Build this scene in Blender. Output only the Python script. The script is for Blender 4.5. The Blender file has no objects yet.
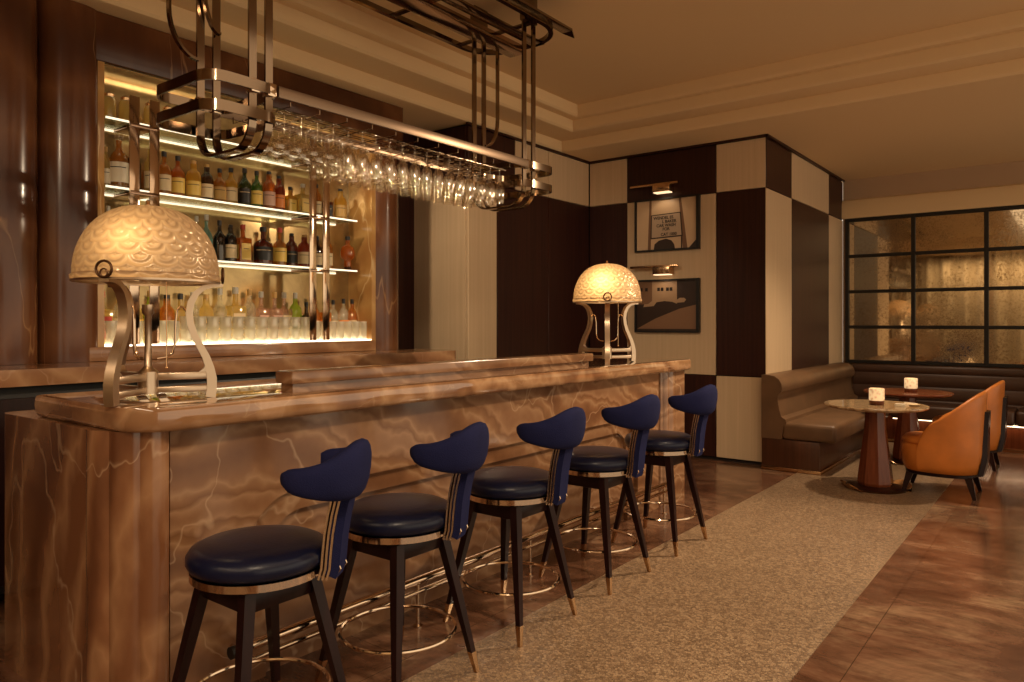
import bpy, bmesh, math, random
from mathutils import Vector, Matrix
PI = math.pi
C = bpy.context.scene.collection
sc = bpy.context.scene
random.seed(7)

# ------------------------------------------------------------ camera, world, exposure, large lights
cam_d = bpy.data.cameras.new('camera')
cam = bpy.data.objects.new('camera', cam_d); C.objects.link(cam)
cam.location = (0, 0, 1.36)
cam.rotation_euler = (PI/2, 0, math.radians(37.7))
cam_d.sensor_width = 36.0
cam_d.lens = 735.0/1024.0*36.0
cam_d.shift_y = -18.0/1024.0
cam_d.clip_start = 0.05
sc.camera = cam
w = bpy.data.worlds.new('world'); sc.world = w; w.use_nodes = True
w.node_tree.nodes['Background'].inputs[0].default_value = (1.0, 0.80, 0.56, 1)
w.node_tree.nodes['Background'].inputs[1].default_value = 1.3
sc.view_settings.view_transform = 'Standard'
sc.view_settings.look = 'None'
sc.view_settings.exposure = 0.18
sc.view_settings.gamma = 1.0
sc.view_settings.use_curve_mapping = False
sc.cycles.use_denoising = True
sc.cycles.max_bounces = 8
sc.cycles.transparent_max_bounces = 24
sc.cycles.sample_clamp_indirect = 3.0

WARM = (1.0, 0.77, 0.52)
def light(kind, loc, power, color=WARM, size=0.1, target=None, spot=70, blend=0.6, size_y=None):
    d = bpy.data.lights.new('downlight_or_fill', kind)
    d.energy = power; d.color = color
    if kind == 'AREA':
        d.size = size
        if size_y: d.shape = 'RECTANGLE'; d.size_y = size_y
    elif kind == 'SPOT':
        d.spot_size = math.radians(spot); d.spot_blend = blend; d.shadow_soft_size = size
    else:
        d.shadow_soft_size = size
    o = bpy.data.objects.new('downlight_or_fill', d); C.objects.link(o); o.location = loc
    if target:
        o.rotation_euler = (Vector(target)-Vector(loc)).to_track_quat('-Z', 'Y').to_euler()
    return o
# recessed ceiling downlights, then two added fill spots
light('SPOT', (0.1, 6.55, 3.10), 560, size=0.035, target=(-2.2, 3.2, 0.3), spot=75, blend=0.8)
light('SPOT', (-1.3, 8.4, 3.12), 60, size=0.08, target=(-1.4, 8.3, 0), spot=95, blend=0.9)
light('SPOT', (-1.3, 7.0, 3.12), 210, size=0.08, target=(-1.2, 6.9, 0), spot=95, blend=0.9)
light('SPOT', (-0.6, 3.2, 3.40), 90, size=0.12, target=(-1.0, 4.0, 0), spot=110, blend=1.0)
light('SPOT', (0.3, -0.6, 3.40), 150, size=0.15, target=(-2.4, 2.0, 0.6), spot=90, blend=1.0)  # added fill from behind the camera
light('SPOT', (-3.7, 2.6, 3.12), 110, size=0.06, target=(-4.2, 5.2, 1.6), spot=60, blend=0.9)  # added to brighten the cream pilaster beyond the niche
# broad soft fill added under the ceiling, not a real fitting
light('AREA', (0.6, 1.5, 3.38), 42, size=3.2, size_y=5.0, target=(0.6, 1.5, 0))
# glow along the curtains
light('AREA', (-1.0, -2.2, 2.95), 70, size=4.0, size_y=0.3, target=(-1.0, -2.6, 0.6))

# ------------------------------------------------------------ materials
def mat(name):
    m = bpy.data.materials.new(name); m.use_nodes = True
    return m, m.node_tree, m.node_tree.nodes['Principled BSDF']
def pset(b, **k):
    names = {'base': 'Base Color', 'rough': 'Roughness', 'metal': 'Metallic', 'coat': 'Coat Weight', 'coatr': 'Coat Roughness',
             'spec': 'Specular IOR Level', 'trans': 'Transmission Weight', 'ior': 'IOR', 'sheen': 'Sheen Weight', 'alpha': 'Alpha',
             'ec': 'Emission Color', 'es': 'Emission Strength', 'aniso': 'Anisotropic'}
    for a, v in k.items():
        if a in ('base', 'ec') and len(v) == 3: v = (*v, 1)
        b.inputs[names[a]].default_value = v
def N(t, kind, **k):
    n = t.nodes.new(kind)
    for a, v in k.items():
        if a in n.inputs: n.inputs[a].default_value = v
        else: setattr(n, a, v)
    return n
def ramp(t, stops, interp='LINEAR'):
    r = t.nodes.new('ShaderNodeValToRGB'); e = r.color_ramp.elements; r.color_ramp.interpolation = interp
    while len(e) < len(stops): e.new(0.5)
    for i, (p, c) in enumerate(stops):
        e[i].position = p; e[i].color = (*c, 1) if len(c) == 3 else c
    return r
def mixc(t, f, a, b, mode='MIX'):
    m = t.nodes.new('ShaderNodeMix'); m.data_type = 'RGBA'; m.blend_type = mode
    for s, v in ((m.inputs[0], f), (m.inputs[6], a), (m.inputs[7], b)):
        if hasattr(v, 'links') or hasattr(v, 'is_linked'): t.links.new(v, s)
        elif isinstance(v, tuple): s.default_value = (*v, 1) if len(v) == 3 else v
        else: s.default_value = v
    return m.outputs[2]
def bump(t, b, h, strength=0.3, dist=0.01):
    n = t.nodes.new('ShaderNodeBump'); n.inputs['Strength'].default_value = strength; n.inputs['Distance'].default_value = dist
    t.links.new(h, n.inputs['Height']); t.links.new(n.outputs[0], b.inputs['Normal'])
def pos(t, scale=(1, 1, 1), rot=(0, 0, 0), world=True):
    if world: s = t.nodes.new('ShaderNodeNewGeometry').outputs['Position']
    else: s = t.nodes.new('ShaderNodeTexCoord').outputs['Object']
    m = t.nodes.new('ShaderNodeMapping'); m.inputs['Scale'].default_value = scale; m.inputs['Rotation'].default_value = rot
    t.links.new(s, m.inputs['Vector']); return m.outputs[0]
def simple(name, base, rough=0.5, **k):
    m, t, b = mat(name); pset(b, base=base, rough=rough, **k); return m

def stone(name, stops, vein, vscale=1.0, rot=(0.3, 0.2, 0.5), stretch=(1, 1, 1), rough=0.14, vein_w=0.02, vein_f=0.7, band=1.2, dist=5.0, warp=0.8):
    m, t, b = mat(name)
    p = pos(t, stretch, rot)
    n1 = N(t, 'ShaderNodeTexNoise', Scale=1.3*vscale, Detail=5.0, Roughness=0.6); t.links.new(p, n1.inputs['Vector'])
    va = t.nodes.new('ShaderNodeVectorMath'); va.operation = 'MULTIPLY_ADD'
    t.links.new(n1.outputs['Color'], va.inputs[0]); va.inputs[1].default_value = (warp, warp, warp); t.links.new(p, va.inputs[2])
    wv = N(t, 'ShaderNodeTexWave', Scale=band*vscale, Distortion=dist, Detail=4.0); wv.inputs['Detail Scale'].default_value = 1.2
    wv.bands_direction = 'Z'
    t.links.new(va.outputs[0], wv.inputs['Vector'])
    n2 = N(t, 'ShaderNodeTexNoise', Scale=6*vscale, Detail=6.0, Roughness=0.65); t.links.new(p, n2.inputs['Vector'])
    mm = t.nodes.new('ShaderNodeMath'); mm.operation = 'MULTIPLY_ADD'; t.links.new(n2.outputs['Fac'], mm.inputs[0]); mm.inputs[1].default_value = 0.32
    m2 = t.nodes.new('ShaderNodeMath'); m2.operation = 'MULTIPLY'; t.links.new(wv.outputs['Fac'], m2.inputs[0]); m2.inputs[1].default_value = 0.72
    t.links.new(m2.outputs[0], mm.inputs[2])
    r = ramp(t, stops); t.links.new(mm.outputs[0], r.inputs[0])
    nv = N(t, 'ShaderNodeTexNoise', Scale=0.9*vscale, Detail=3.0, Roughness=0.5, Distortion=1.6); t.links.new(va.outputs[0], nv.inputs['Vector'])
    rv = ramp(t, [(0.5-vein_w, (0, 0, 0)), (0.5, (vein_f,)*3), (0.5+vein_w*0.5, (0, 0, 0))]); t.links.new(nv.outputs['Fac'], rv.inputs[0])
    c = mixc(t, rv.outputs[0], r.outputs[0], vein)
    t.links.new(c, b.inputs['Base Color'])
    pset(b, rough=rough, coat=0.3, coatr=0.06)
    return m
M = {}
M['onyx'] = stone('onyx_bar', [(0.12, (0.133, 0.058, 0.026)), (0.32, (0.218, 0.105, 0.049)), (0.44, (0.312, 0.178, 0.094)), (0.52, (0.242, 0.122, 0.058)), (0.66, (0.179, 0.083, 0.037)), (0.76, (0.296, 0.163, 0.086)), (0.92, (0.203, 0.096, 0.045))], (0.62, 0.44, 0.28), vscale=0.6, vein_w=0.004, vein_f=0.3, rough=0.22, band=1.5, dist=4.0, warp=0.7, rot=(0.3, 0.05, 0.1))
M['onyx_end'] = stone('onyx_end', [(0.15, (0.13, 0.050, 0.022)), (0.4, (0.22, 0.095, 0.042)), (0.62, (0.34, 0.175, 0.085)), (0.85, (0.19, 0.078, 0.034))], (0.6, 0.42, 0.26), vscale=0.6, stretch=(1.4, 1.4, 0.7), rot=(0.5, 0.9, 0.2), vein_w=0.005, vein_f=0.35, rough=0.2)
M['onyx_top'] = stone('onyx_top', [(0.15, (0.20, 0.09, 0.042)), (0.4, (0.34, 0.175, 0.085)), (0.65, (0.44, 0.25, 0.13)), (0.85, (0.28, 0.14, 0.065))], (0.55, 0.36, 0.2), vscale=0.8, vein_w=0.004, vein_f=0.25, rough=0.05)
M['onyx_top'].node_tree.nodes['Principled BSDF'].inputs['Coat Weight'].default_value = 1.0
M['onyx_top'].node_tree.nodes['Principled BSDF'].inputs['Coat Roughness'].default_value = 0.02
M['brown_marble'] = stone('brown_marble', [(0.1, (0.06, 0.02, 0.009)), (0.4, (0.10, 0.034, 0.013)), (0.65, (0.145, 0.055, 0.02)), (0.95, (0.09, 0.03, 0.012))], (0.42, 0.23, 0.1), vscale=0.7, warp=0.4, dist=3.0, stretch=(1.5, 1.5, 0.4), rot=(0, 0.25, 0.2), vein_w=0.004, vein_f=0.4, rough=0.16)
pset(M['brown_marble'].node_tree.nodes['Principled BSDF'], coat=0.08, spec=0.35, rough=0.2)
M['gold_onyx'] = stone('gold_onyx', [(0.15, (0.32, 0.15, 0.045)), (0.45, (0.42, 0.22, 0.07)), (0.7, (0.50, 0.29, 0.10)), (0.9, (0.38, 0.19, 0.06))], (0.7, 0.5, 0.25), vscale=0.7, warp=0.4, dist=3.0, stretch=(1, 1, 0.6), vein_w=0.01, rough=0.12)
M['counter'] = stone('back_counter_stone', [(0.15, (0.22, 0.10, 0.048)), (0.4, (0.32, 0.16, 0.078)), (0.65, (0.40, 0.22, 0.11)), (0.85, (0.27, 0.13, 0.06))], (0.55, 0.36, 0.22), vscale=0.8, warp=0.5, dist=3.0, vein_f=0.3, vein_w=0.005, rough=0.15)

def floor_marble():
    m, t, b = mat('floor_marble')
    p = pos(t, (1, 1, 1))
    n1 = N(t, 'ShaderNodeTexNoise', Scale=1.6, Detail=8.0, Roughness=0.68, Distortion=0.8); t.links.new(p, n1.inputs['Vector'])
    r = ramp(t, [(0.3, (0.080, 0.033, 0.018)), (0.44, (0.14, 0.066, 0.038)), (0.54, (0.20, 0.108, 0.066)), (0.66, (0.32, 0.21, 0.13))]); t.links.new(n1.outputs['Fac'], r.inputs[0])
    p2 = pos(t, (1, 4, 1), (0, 0, 0.9))
    n2 = N(t, 'ShaderNodeTexNoise', Scale=3.0, Detail=8.0, Roughness=0.7); t.links.new(p2, n2.inputs['Vector'])
    r2 = ramp(t, [(0.35, (0.6, 0.55, 0.5)), (0.62, (1.2, 1.15, 1.1))]); t.links.new(n2.outputs['Fac'], r2.inputs[0])
    c = mixc(t, 1.0, r.outputs[0], r2.outputs[0], 'MULTIPLY')
    br = t.nodes.new('ShaderNodeTexBrick'); br.offset = 0.5
    pb = pos(t, (1, 1, 1), (0, 0, PI/2)); t.links.new(pb, br.inputs['Vector'])
    for k, v in (('Scale', 1.0), ('Mortar Size', 0.0022), ('Mortar Smooth', 0.1), ('Brick Width', 1.4), ('Row Height', 0.72)): br.inputs[k].default_value = v
    br.inputs['Color1'].default_value = (1, 1, 1, 1); br.inputs['Color2'].default_value = (0.82, 0.8, 0.78, 1); br.inputs['Mortar'].default_value = (0.4, 0.35, 0.3, 1)
    c = mixc(t, 1.0, c, br.outputs[0], 'MULTIPLY')
    t.links.new(c, b.inputs['Base Color'])
    pset(b, rough=0.2, coat=0.1, coatr=0.08)
    return m
M['floor'] = floor_marble()
def mosaic():
    m, t, b = mat('pebble_mosaic')
    p = pos(t)
    v = N(t, 'ShaderNodeTexVoronoi', Scale=85.0); v.feature = 'F1'; t.links.new(p, v.inputs['Vector'])
    ve = N(t, 'ShaderNodeTexVoronoi', Scale=85.0); ve.feature = 'DISTANCE_TO_EDGE'; t.links.new(p, ve.inputs['Vector'])
    sx = t.nodes.new('ShaderNodeSeparateColor'); t.links.new(v.outputs['Color'], sx.inputs[0])
    r = ramp(t, [(0.0, (0.18, 0.115, 0.068)), (0.5, (0.30, 0.20, 0.12)), (1.0, (0.41, 0.29, 0.18))]); t.links.new(sx.outputs[0], r.inputs[0])
    re = ramp(t, [(0.0, (0.28, 0.25, 0.22)), (0.10, (1, 1, 1))]); t.links.new(ve.outputs['Distance'], re.inputs[0])
    n = N(t, 'ShaderNodeTexNoise', Scale=0.9, Detail=3.0); t.links.new(p, n.inputs['Vector'])
    rn = ramp(t, [(0.35, (0.85, 0.82, 0.8)), (0.7, (1.1, 1.08, 1.05))]); t.links.new(n.outputs['Fac'], rn.inputs[0])
    c = mixc(t, 1.0, r.outputs[0], re.outputs[0], 'MULTIPLY'); c = mixc(t, 1.0, c, rn.outputs[0], 'MULTIPLY')
    t.links.new(c, b.inputs['Base Color']); bump(t, b, re.outputs[0], 0.35, 0.002)
    pset(b, rough=0.32)
    return m
M['mosaic'] = mosaic()
def wood(name, c0, c1, rough=0.3, dirz=True, scale=1.0, spec=0.4):
    m, t, b = mat(name)
    p = pos(t, (34*scale, 34*scale, 0.8*scale) if dirz else (0.8*scale, 34*scale, 34*scale), world=False)
    n = N(t, 'ShaderNodeTexNoise', Scale=1.0, Detail=5.0, Roughness=0.6); t.links.new(p, n.inputs['Vector'])
    r = ramp(t, [(0.3, c0), (0.7, c1)]); t.links.new(n.outputs['Fac'], r.inputs[0])
    t.links.new(r.outputs[0], b.inputs['Base Color']); pset(b, rough=rough, spec=spec)
    return m
M['mahogany'] = wood('dark_mahogany', (0.022, 0.006, 0.004), (0.05, 0.014, 0.008), 0.38, spec=0.3)
M['cream'] = wood('cream_lacquer', (0.60, 0.43, 0.26), (0.67, 0.49, 0.31), 0.42, spec=0.3)
M['ceiling'] = simple('ceiling_plaster', (0.78, 0.57, 0.32), 0.85, spec=0.15)
M['wallpaint'] = simple('wall_paint', (0.45, 0.30, 0.18), 0.8)
M['black'] = simple('black_recess', (0.006, 0.004, 0.003), 0.5)
M['table_wood'] = wood('reddish_walnut', (0.10, 0.022, 0.008), (0.17, 0.045, 0.016), 0.25)
M['plinth_wood'] = wood('plinth_walnut', (0.05, 0.018, 0.008), (0.10, 0.036, 0.016), 0.3)
M['tabletop'] = stone('table_top_stone', [(0.2, (0.30, 0.18, 0.09)), (0.5, (0.42, 0.27, 0.14)), (0.8, (0.52, 0.36, 0.2))], (0.5, 0.34, 0.2), vscale=3, rough=0.1)
M['leg_black'] = wood('ebonised_wood', (0.009, 0.003, 0.0025), (0.02, 0.006, 0.005), 0.3, spec=0.2)
M['chrome'] = simple('polished_nickel', (0.62, 0.47, 0.34), 0.1, metal=1.0)
M['chrome_dark'] = simple('smoked_nickel', (0.34, 0.22, 0.15), 0.12, metal=1.0)
M['nickel_bright'] = simple('bright_nickel', (0.85, 0.72, 0.58), 0.25, metal=1.0)
M['rack'] = simple('dark_reflecting_nickel', (0.24, 0.175, 0.12), 0.12, metal=1.0)  # dark base colour stands in for dark surroundings mirrored in the chrome
M['rail'] = simple('brushed_bronze_rail', (0.20, 0.135, 0.09), 0.35, metal=1.0)
M['brass'] = simple('warm_brass', (0.62, 0.40, 0.22), 0.22, metal=1.0)
M['pewter'] = simple('patinated_pewter', (0.50, 0.38, 0.27), 0.3, metal=1.0)
M['bronze'] = simple('dark_bronze', (0.13, 0.07, 0.04), 0.3, metal=1.0)
def leather(name, base, rough, sc_=90, st=0.12, coat=0.0, **k):
    m, t, b = mat(name); pset(b, base=base, rough=rough, coat=coat, coatr=0.2, **k)
    p = pos(t, world=False)
    v = N(t, 'ShaderNodeTexVoronoi', Scale=float(sc_)); t.links.new(p, v.inputs['Vector'])
    bump(t, b, v.outputs['Distance'], st, 0.002)
    n = N(t, 'ShaderNodeTexNoise', Scale=5.0, Detail=4.0); t.links.new(p, n.inputs['Vector'])
    r = ramp(t, [(0.3, tuple(x*0.8 for x in base)), (0.7, tuple(min(1, x*1.15) for x in base))]); t.links.new(n.outputs['Fac'], r.inputs[0])
    t.links.new(r.outputs[0], b.inputs['Base Color'])
    return m
M['navy_leather'] = leather('navy_leather', (0.004, 0.006, 0.024), 0.3, spec=0.32)
M['navy_fabric'] = leather('navy_woven_fabric', (0.013, 0.015, 0.058), 0.9, 260, 0.5, spec=0.1)
M['orange_leather'] = leather('orange_leather', (0.55, 0.17, 0.025), 0.42)
M['brown_leather'] = leather('brown_leather', (0.15, 0.078, 0.036), 0.42)
M['dark_leather'] = leather('dark_brown_leather', (0.065, 0.028, 0.014), 0.42)
def glass(name, tint=(1, 1, 1), gl=0.12, body=None, bodyf=0.0):
    m, t, b = mat(name); t.nodes.remove(b)
    out = t.nodes['Material Output']
    tr = t.nodes.new('ShaderNodeBsdfTransparent'); tr.inputs[0].default_value = (*tint, 1)
    g = t.nodes.new('ShaderNodeBsdfGlossy'); g.inputs['Roughness'].default_value = 0.04; g.inputs[0].default_value = (1, 0.93, 0.85, 1)
    lw = t.nodes.new('ShaderNodeLayerWeight'); lw.inputs['Blend'].default_value = 0.35
    r = ramp(t, [(0.0, (gl*0.4,)*3), (0.55, (gl,)*3), (0.9, (min(1, gl*4),)*3)]); t.links.new(lw.outputs['Facing'], r.inputs[0])
    base = tr.outputs[0]
    if body:
        a = t.nodes.new('ShaderNodeBsdfTranslucent'); a.inputs[0].default_value = (*body, 1)
        d = t.nodes.new('ShaderNodeBsdfDiffuse'); d.inputs[0].default_value = (*body, 1)
        ms = t.nodes.new('ShaderNodeMixShader'); ms.inputs[0].default_value = 0.35
        t.links.new(a.outputs[0], ms.inputs[1]); t.links.new(d.outputs[0], ms.inputs[2])
        mb = t.nodes.new('ShaderNodeMixShader'); mb.inputs[0].default_value = bodyf
        t.links.new(base, mb.inputs[1]); t.links.new(ms.outputs[0], mb.inputs[2]); base = mb.outputs[0]
    mx = t.nodes.new('ShaderNodeMixShader'); t.links.new(r.outputs[0], mx.inputs[0])
    t.links.new(base, mx.inputs[1]); t.links.new(g.outputs[0], mx.inputs[2]); t.links.new(mx.outputs[0], out.inputs[0])
    return m
M['glass'] = glass('clear_glass', (0.96, 0.95, 0.92), 0.22)
M['cut_glass'] = glass('cut_glass', (0.93, 0.92, 0.88), 0.3, (0.9, 0.87, 0.76), 0.5)
M['shelf_glass'] = glass('shelf_glass', (0.8, 0.88, 0.8), 0.15, (0.5, 0.6, 0.5), 0.2)
BC = {'clear': ((0.95, 0.95, 0.9), (0.75, 0.75, 0.62), 0.25), 'pale gold': ((0.95, 0.85, 0.5), (0.8, 0.62, 0.25), 0.5),
      'yellow': ((0.9, 0.68, 0.2), (0.85, 0.52, 0.08), 0.6), 'amber': ((0.9, 0.55, 0.18), (0.62, 0.28, 0.05), 0.5),
      'orange': ((0.9, 0.45, 0.12), (0.62, 0.20, 0.03), 0.55), 'red': ((0.7, 0.2, 0.08), (0.42, 0.06, 0.02), 0.6),
      'dark red': ((0.35, 0.05, 0.03), (0.22, 0.025, 0.012), 0.75), 'dark brown': ((0.2, 0.08, 0.03), (0.07, 0.025, 0.01), 0.75),
      'green': ((0.25, 0.5, 0.12), (0.10, 0.25, 0.04), 0.6), 'dark green': ((0.1, 0.25, 0.08), (0.03, 0.09, 0.02), 0.7),
      'lime green': ((0.6, 0.75, 0.15), (0.5, 0.6, 0.07), 0.7), 'teal': ((0.5, 0.75, 0.7), (0.3, 0.5, 0.45), 0.6),
      'black': ((0.05, 0.05, 0.05), (0.015, 0.012, 0.015), 0.85), 'pink': ((0.95, 0.82, 0.72), (0.7, 0.48, 0.36), 0.35)}
for k, (a, b_, f_) in BC.items(): M['b_'+k] = glass('bottle_glass_'+k.replace(' ', '_'), a, 0.16, b_, f_)
PC = {'white': (0.75, 0.66, 0.5), 'cream': (0.72, 0.55, 0.32), 'yellow': (0.75, 0.5, 0.1), 'red': (0.5, 0.05, 0.03), 'black': (0.012, 0.01, 0.01),
      'green': (0.08, 0.2, 0.05), 'orange': (0.7, 0.22, 0.04), 'gold': (0.55, 0.33, 0.1), 'pink': (0.6, 0.36, 0.27), 'teal': (0.1, 0.3, 0.28), 'silver': (0.5, 0.48, 0.42)}
for k, a in PC.items(): M['p_'+k] = simple('label_'+k, a, 0.45)
def emit(name, col, s):
    m, t, b = mat(name); pset(b, base=(0.8, 0.8, 0.8), ec=col, es=s); return m
M['led'] = emit('led_strip', (1.0, 0.86, 0.60), 1.1)
M['added_top_glow'] = emit('added_lintel_glow', (1.0, 0.80, 0.50), 5.0)  # glow of the strip added to brighten the niche top
M['led_floor'] = emit('led_lit_panel', (1.0, 0.86, 0.62), 3.0)
M['led_warm'] = emit('led_warm', (1.0, 0.66, 0.38), 1.3)
M['led_under'] = emit('led_under_seat', (1.0, 0.70, 0.42), 4.5)
M['bulb'] = emit('bulb_glow', (1.0, 0.72, 0.38), 4.0)
def shade():
    m, t, b = mat('etched_shade_glass'); t.nodes.remove(b); out = t.nodes['Material Output']
    tc = t.nodes.new('ShaderNodeTexCoord')
    # radial fish-scale relief around the dome
    sx = t.nodes.new('ShaderNodeSeparateXYZ'); t.links.new(tc.outputs['Object'], sx.inputs[0])
    at = t.nodes.new('ShaderNodeMath'); at.operation = 'ARCTAN2'; t.links.new(sx.outputs[1], at.inputs[0]); t.links.new(sx.outputs[0], at.inputs[1])
    cb = t.nodes.new('ShaderNodeCombineXYZ')
    m1 = t.nodes.new('ShaderNodeMath'); m1.operation = 'MULTIPLY'; m1.inputs[1].default_value = 3.0239; t.links.new(at.outputs[0], m1.inputs[0])
    m2 = t.nodes.new('ShaderNodeMath'); m2.operation = 'MULTIPLY'; m2.inputs[1].default_value = 24.0; t.links.new(sx.outputs[2], m2.inputs[0])
    t.links.new(m1.outputs[0], cb.inputs[0]); t.links.new(m2.outputs[0], cb.inputs[1])
    def mth(op, a, b=None):
        n = t.nodes.new('ShaderNodeMath'); n.operation = op
        for k_, v_ in enumerate((a, b)):
            if v_ is None: continue
            if isinstance(v_, (int, float)): n.inputs[k_].default_value = v_
            else: t.links.new(v_, n.inputs[k_])
        return n.outputs[0]
    V_ = m2.outputs[0]; fl = mth('FLOOR', V_); fv = mth('FRACT', V_)
    uo = mth('ADD', m1.outputs[0], mth('MULTIPLY', mth('MODULO', fl, 2.0), 0.5))
    fu = mth('SUBTRACT', mth('FRACT', uo), 0.5)
    dd_ = mth('SQRT', mth('ADD', mth('MULTIPLY', mth('MULTIPLY', fu, fu), 2.2), mth('POWER', mth('SUBTRACT', 1.0, fv), 2.0)))
    wave = mth('ADD', mth('MULTIPLY', mth('SINE', mth('MULTIPLY', dd_, 11.0)), 0.5), 0.5)
    ng = N(t, 'ShaderNodeTexNoise', Scale=9.0, Detail=3.0); t.links.new(tc.outputs['Object'], ng.inputs['Vector'])
    bp = t.nodes.new('ShaderNodeBump'); bp.inputs['Strength'].default_value = 1.0; bp.inputs['Distance'].default_value = 0.004
    t.links.new(wave, bp.inputs['Height'])
    col = (0.36, 0.25, 0.165, 1)
    d = t.nodes.new('ShaderNodeBsdfDiffuse'); d.inputs[0].default_value = col; t.links.new(bp.outputs[0], d.inputs['Normal'])
    a = t.nodes.new('ShaderNodeBsdfTranslucent'); rw = ramp(t, [(0.1, (0.66, 0.46, 0.26)), (0.8, (0.80, 0.58, 0.35))]); t.links.new(wave, rw.inputs[0]); t.links.new(rw.outputs[0], a.inputs[0]); t.links.new(bp.outputs[0], a.inputs['Normal'])
    g = t.nodes.new('ShaderNodeBsdfGlossy'); g.inputs['Roughness'].default_value = 0.25; g.inputs[0].default_value = (1, 0.85, 0.65, 1); t.links.new(bp.outputs[0], g.inputs['Normal'])
    x1 = t.nodes.new('ShaderNodeMixShader'); x1.inputs[0].default_value = 0.45; t.links.new(d.outputs[0], x1.inputs[1]); t.links.new(a.outputs[0], x1.inputs[2])
    x2 = t.nodes.new('ShaderNodeMixShader'); x2.inputs[0].default_value = 0.1; t.links.new(x1.outputs[0], x2.inputs[1]); t.links.new(g.outputs[0], x2.inputs[2])
    t.links.new(x2.outputs[0], out.inputs[0]); return m
M['shade'] = shade()
def candle_glass():
    m, t, b = mat('ribbed_candle_glass'); pset(b, base=(0.8, 0.6, 0.36), rough=0.3, ec=(1.0, 0.66, 0.34), es=0.5)
    tc = t.nodes.new('ShaderNodeTexCoord'); n = N(t, 'ShaderNodeTexVoronoi', Scale=38.0); t.links.new(tc.outputs['Object'], n.inputs['Vector'])
    r = ramp(t, [(0.1, (0.15, 0.15, 0.15)), (0.5, (1.1, 1.1, 1.1))]); t.links.new(n.outputs['Distance'], r.inputs[0])
    mm = t.nodes.new('ShaderNodeMath'); mm.operation = 'MULTIPLY'; mm.inputs[1].default_value = 0.5; t.links.new(r.outputs[0], mm.inputs[0]); t.links.new(mm.outputs[0], b.inputs['Emission Strength'])
    return m
M['candle'] = candle_glass()
def antique_mirror():
    m, t, b = mat('antique_mirror')
    p = pos(t)
    n = N(t, 'ShaderNodeTexNoise', Scale=45.0, Detail=6.0, Roughness=0.8); t.links.new(p, n.inputs['Vector'])
    n2 = N(t, 'ShaderNodeTexNoise', Scale=2.0, Detail=3.0); t.links.new(p, n2.inputs['Vector'])
    ad = t.nodes.new('ShaderNodeMath'); ad.operation = 'MULTIPLY_ADD'; ad.inputs[1].default_value = 0.5; t.links.new(n2.outputs['Fac'], ad.inputs[0]); t.links.new(n.outputs['Fac'], ad.inputs[2])
    r = ramp(t, [(0.70, (0.62, 0.53, 0.38)), (0.98, (0.25, 0.17, 0.09))]); t.links.new(ad.outputs[0], r.inputs[0])
    rr = ramp(t, [(0.7, (0.03,)*3), (1.0, (0.3,)*3)]); t.links.new(ad.outputs[0], rr.inputs[0])
    t.links.new(r.outputs[0], b.inputs['Base Color']); t.links.new(rr.outputs[0], b.inputs['Roughness']); pset(b, metal=1.0)
    return m
M['mirror'] = antique_mirror()
M['curtain'] = simple('gold_curtain', (0.40, 0.31, 0.19), 0.7, sheen=0.4)
M['niche_back'] = None
def niche_back():
    m, t, b = mat('bronzed_mirror_back')
    p = pos(t)
    n = N(t, 'ShaderNodeTexNoise', Scale=3.5, Detail=6.0, Roughness=0.65, Distortion=0.6); t.links.new(p, n.inputs['Vector'])
    r = ramp(t, [(0.3, (0.30, 0.20, 0.085)), (0.6, (0.48, 0.34, 0.15)), (0.8, (0.60, 0.46, 0.23))]); t.links.new(n.outputs['Fac'], r.inputs[0])
    t.links.new(r.outputs[0], b.inputs['Base Color']); pset(b, rough=0.11, metal=0.65); return m
M['niche_back'] = niche_back()
# printed photographs (flat artwork colours)
M['ph_sky'] = simple('print_sky', (0.66, 0.46, 0.28), 0.4)
M['ph_sign'] = simple('print_signboard', (0.52, 0.38, 0.26), 0.4)
M['ph_mid'] = simple('print_mid', (0.20, 0.10, 0.05), 0.4)
M['ph_dark'] = simple('print_dark', (0.035, 0.016, 0.009), 0.4)
M['ph_light'] = simple('print_light', (0.40, 0.25, 0.14), 0.4)
M['ph_black'] = simple('print_black', (0.012, 0.006, 0.004), 0.4)
M['ph_pave'] = simple('print_pavement', (0.24, 0.125, 0.065), 0.4)

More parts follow.
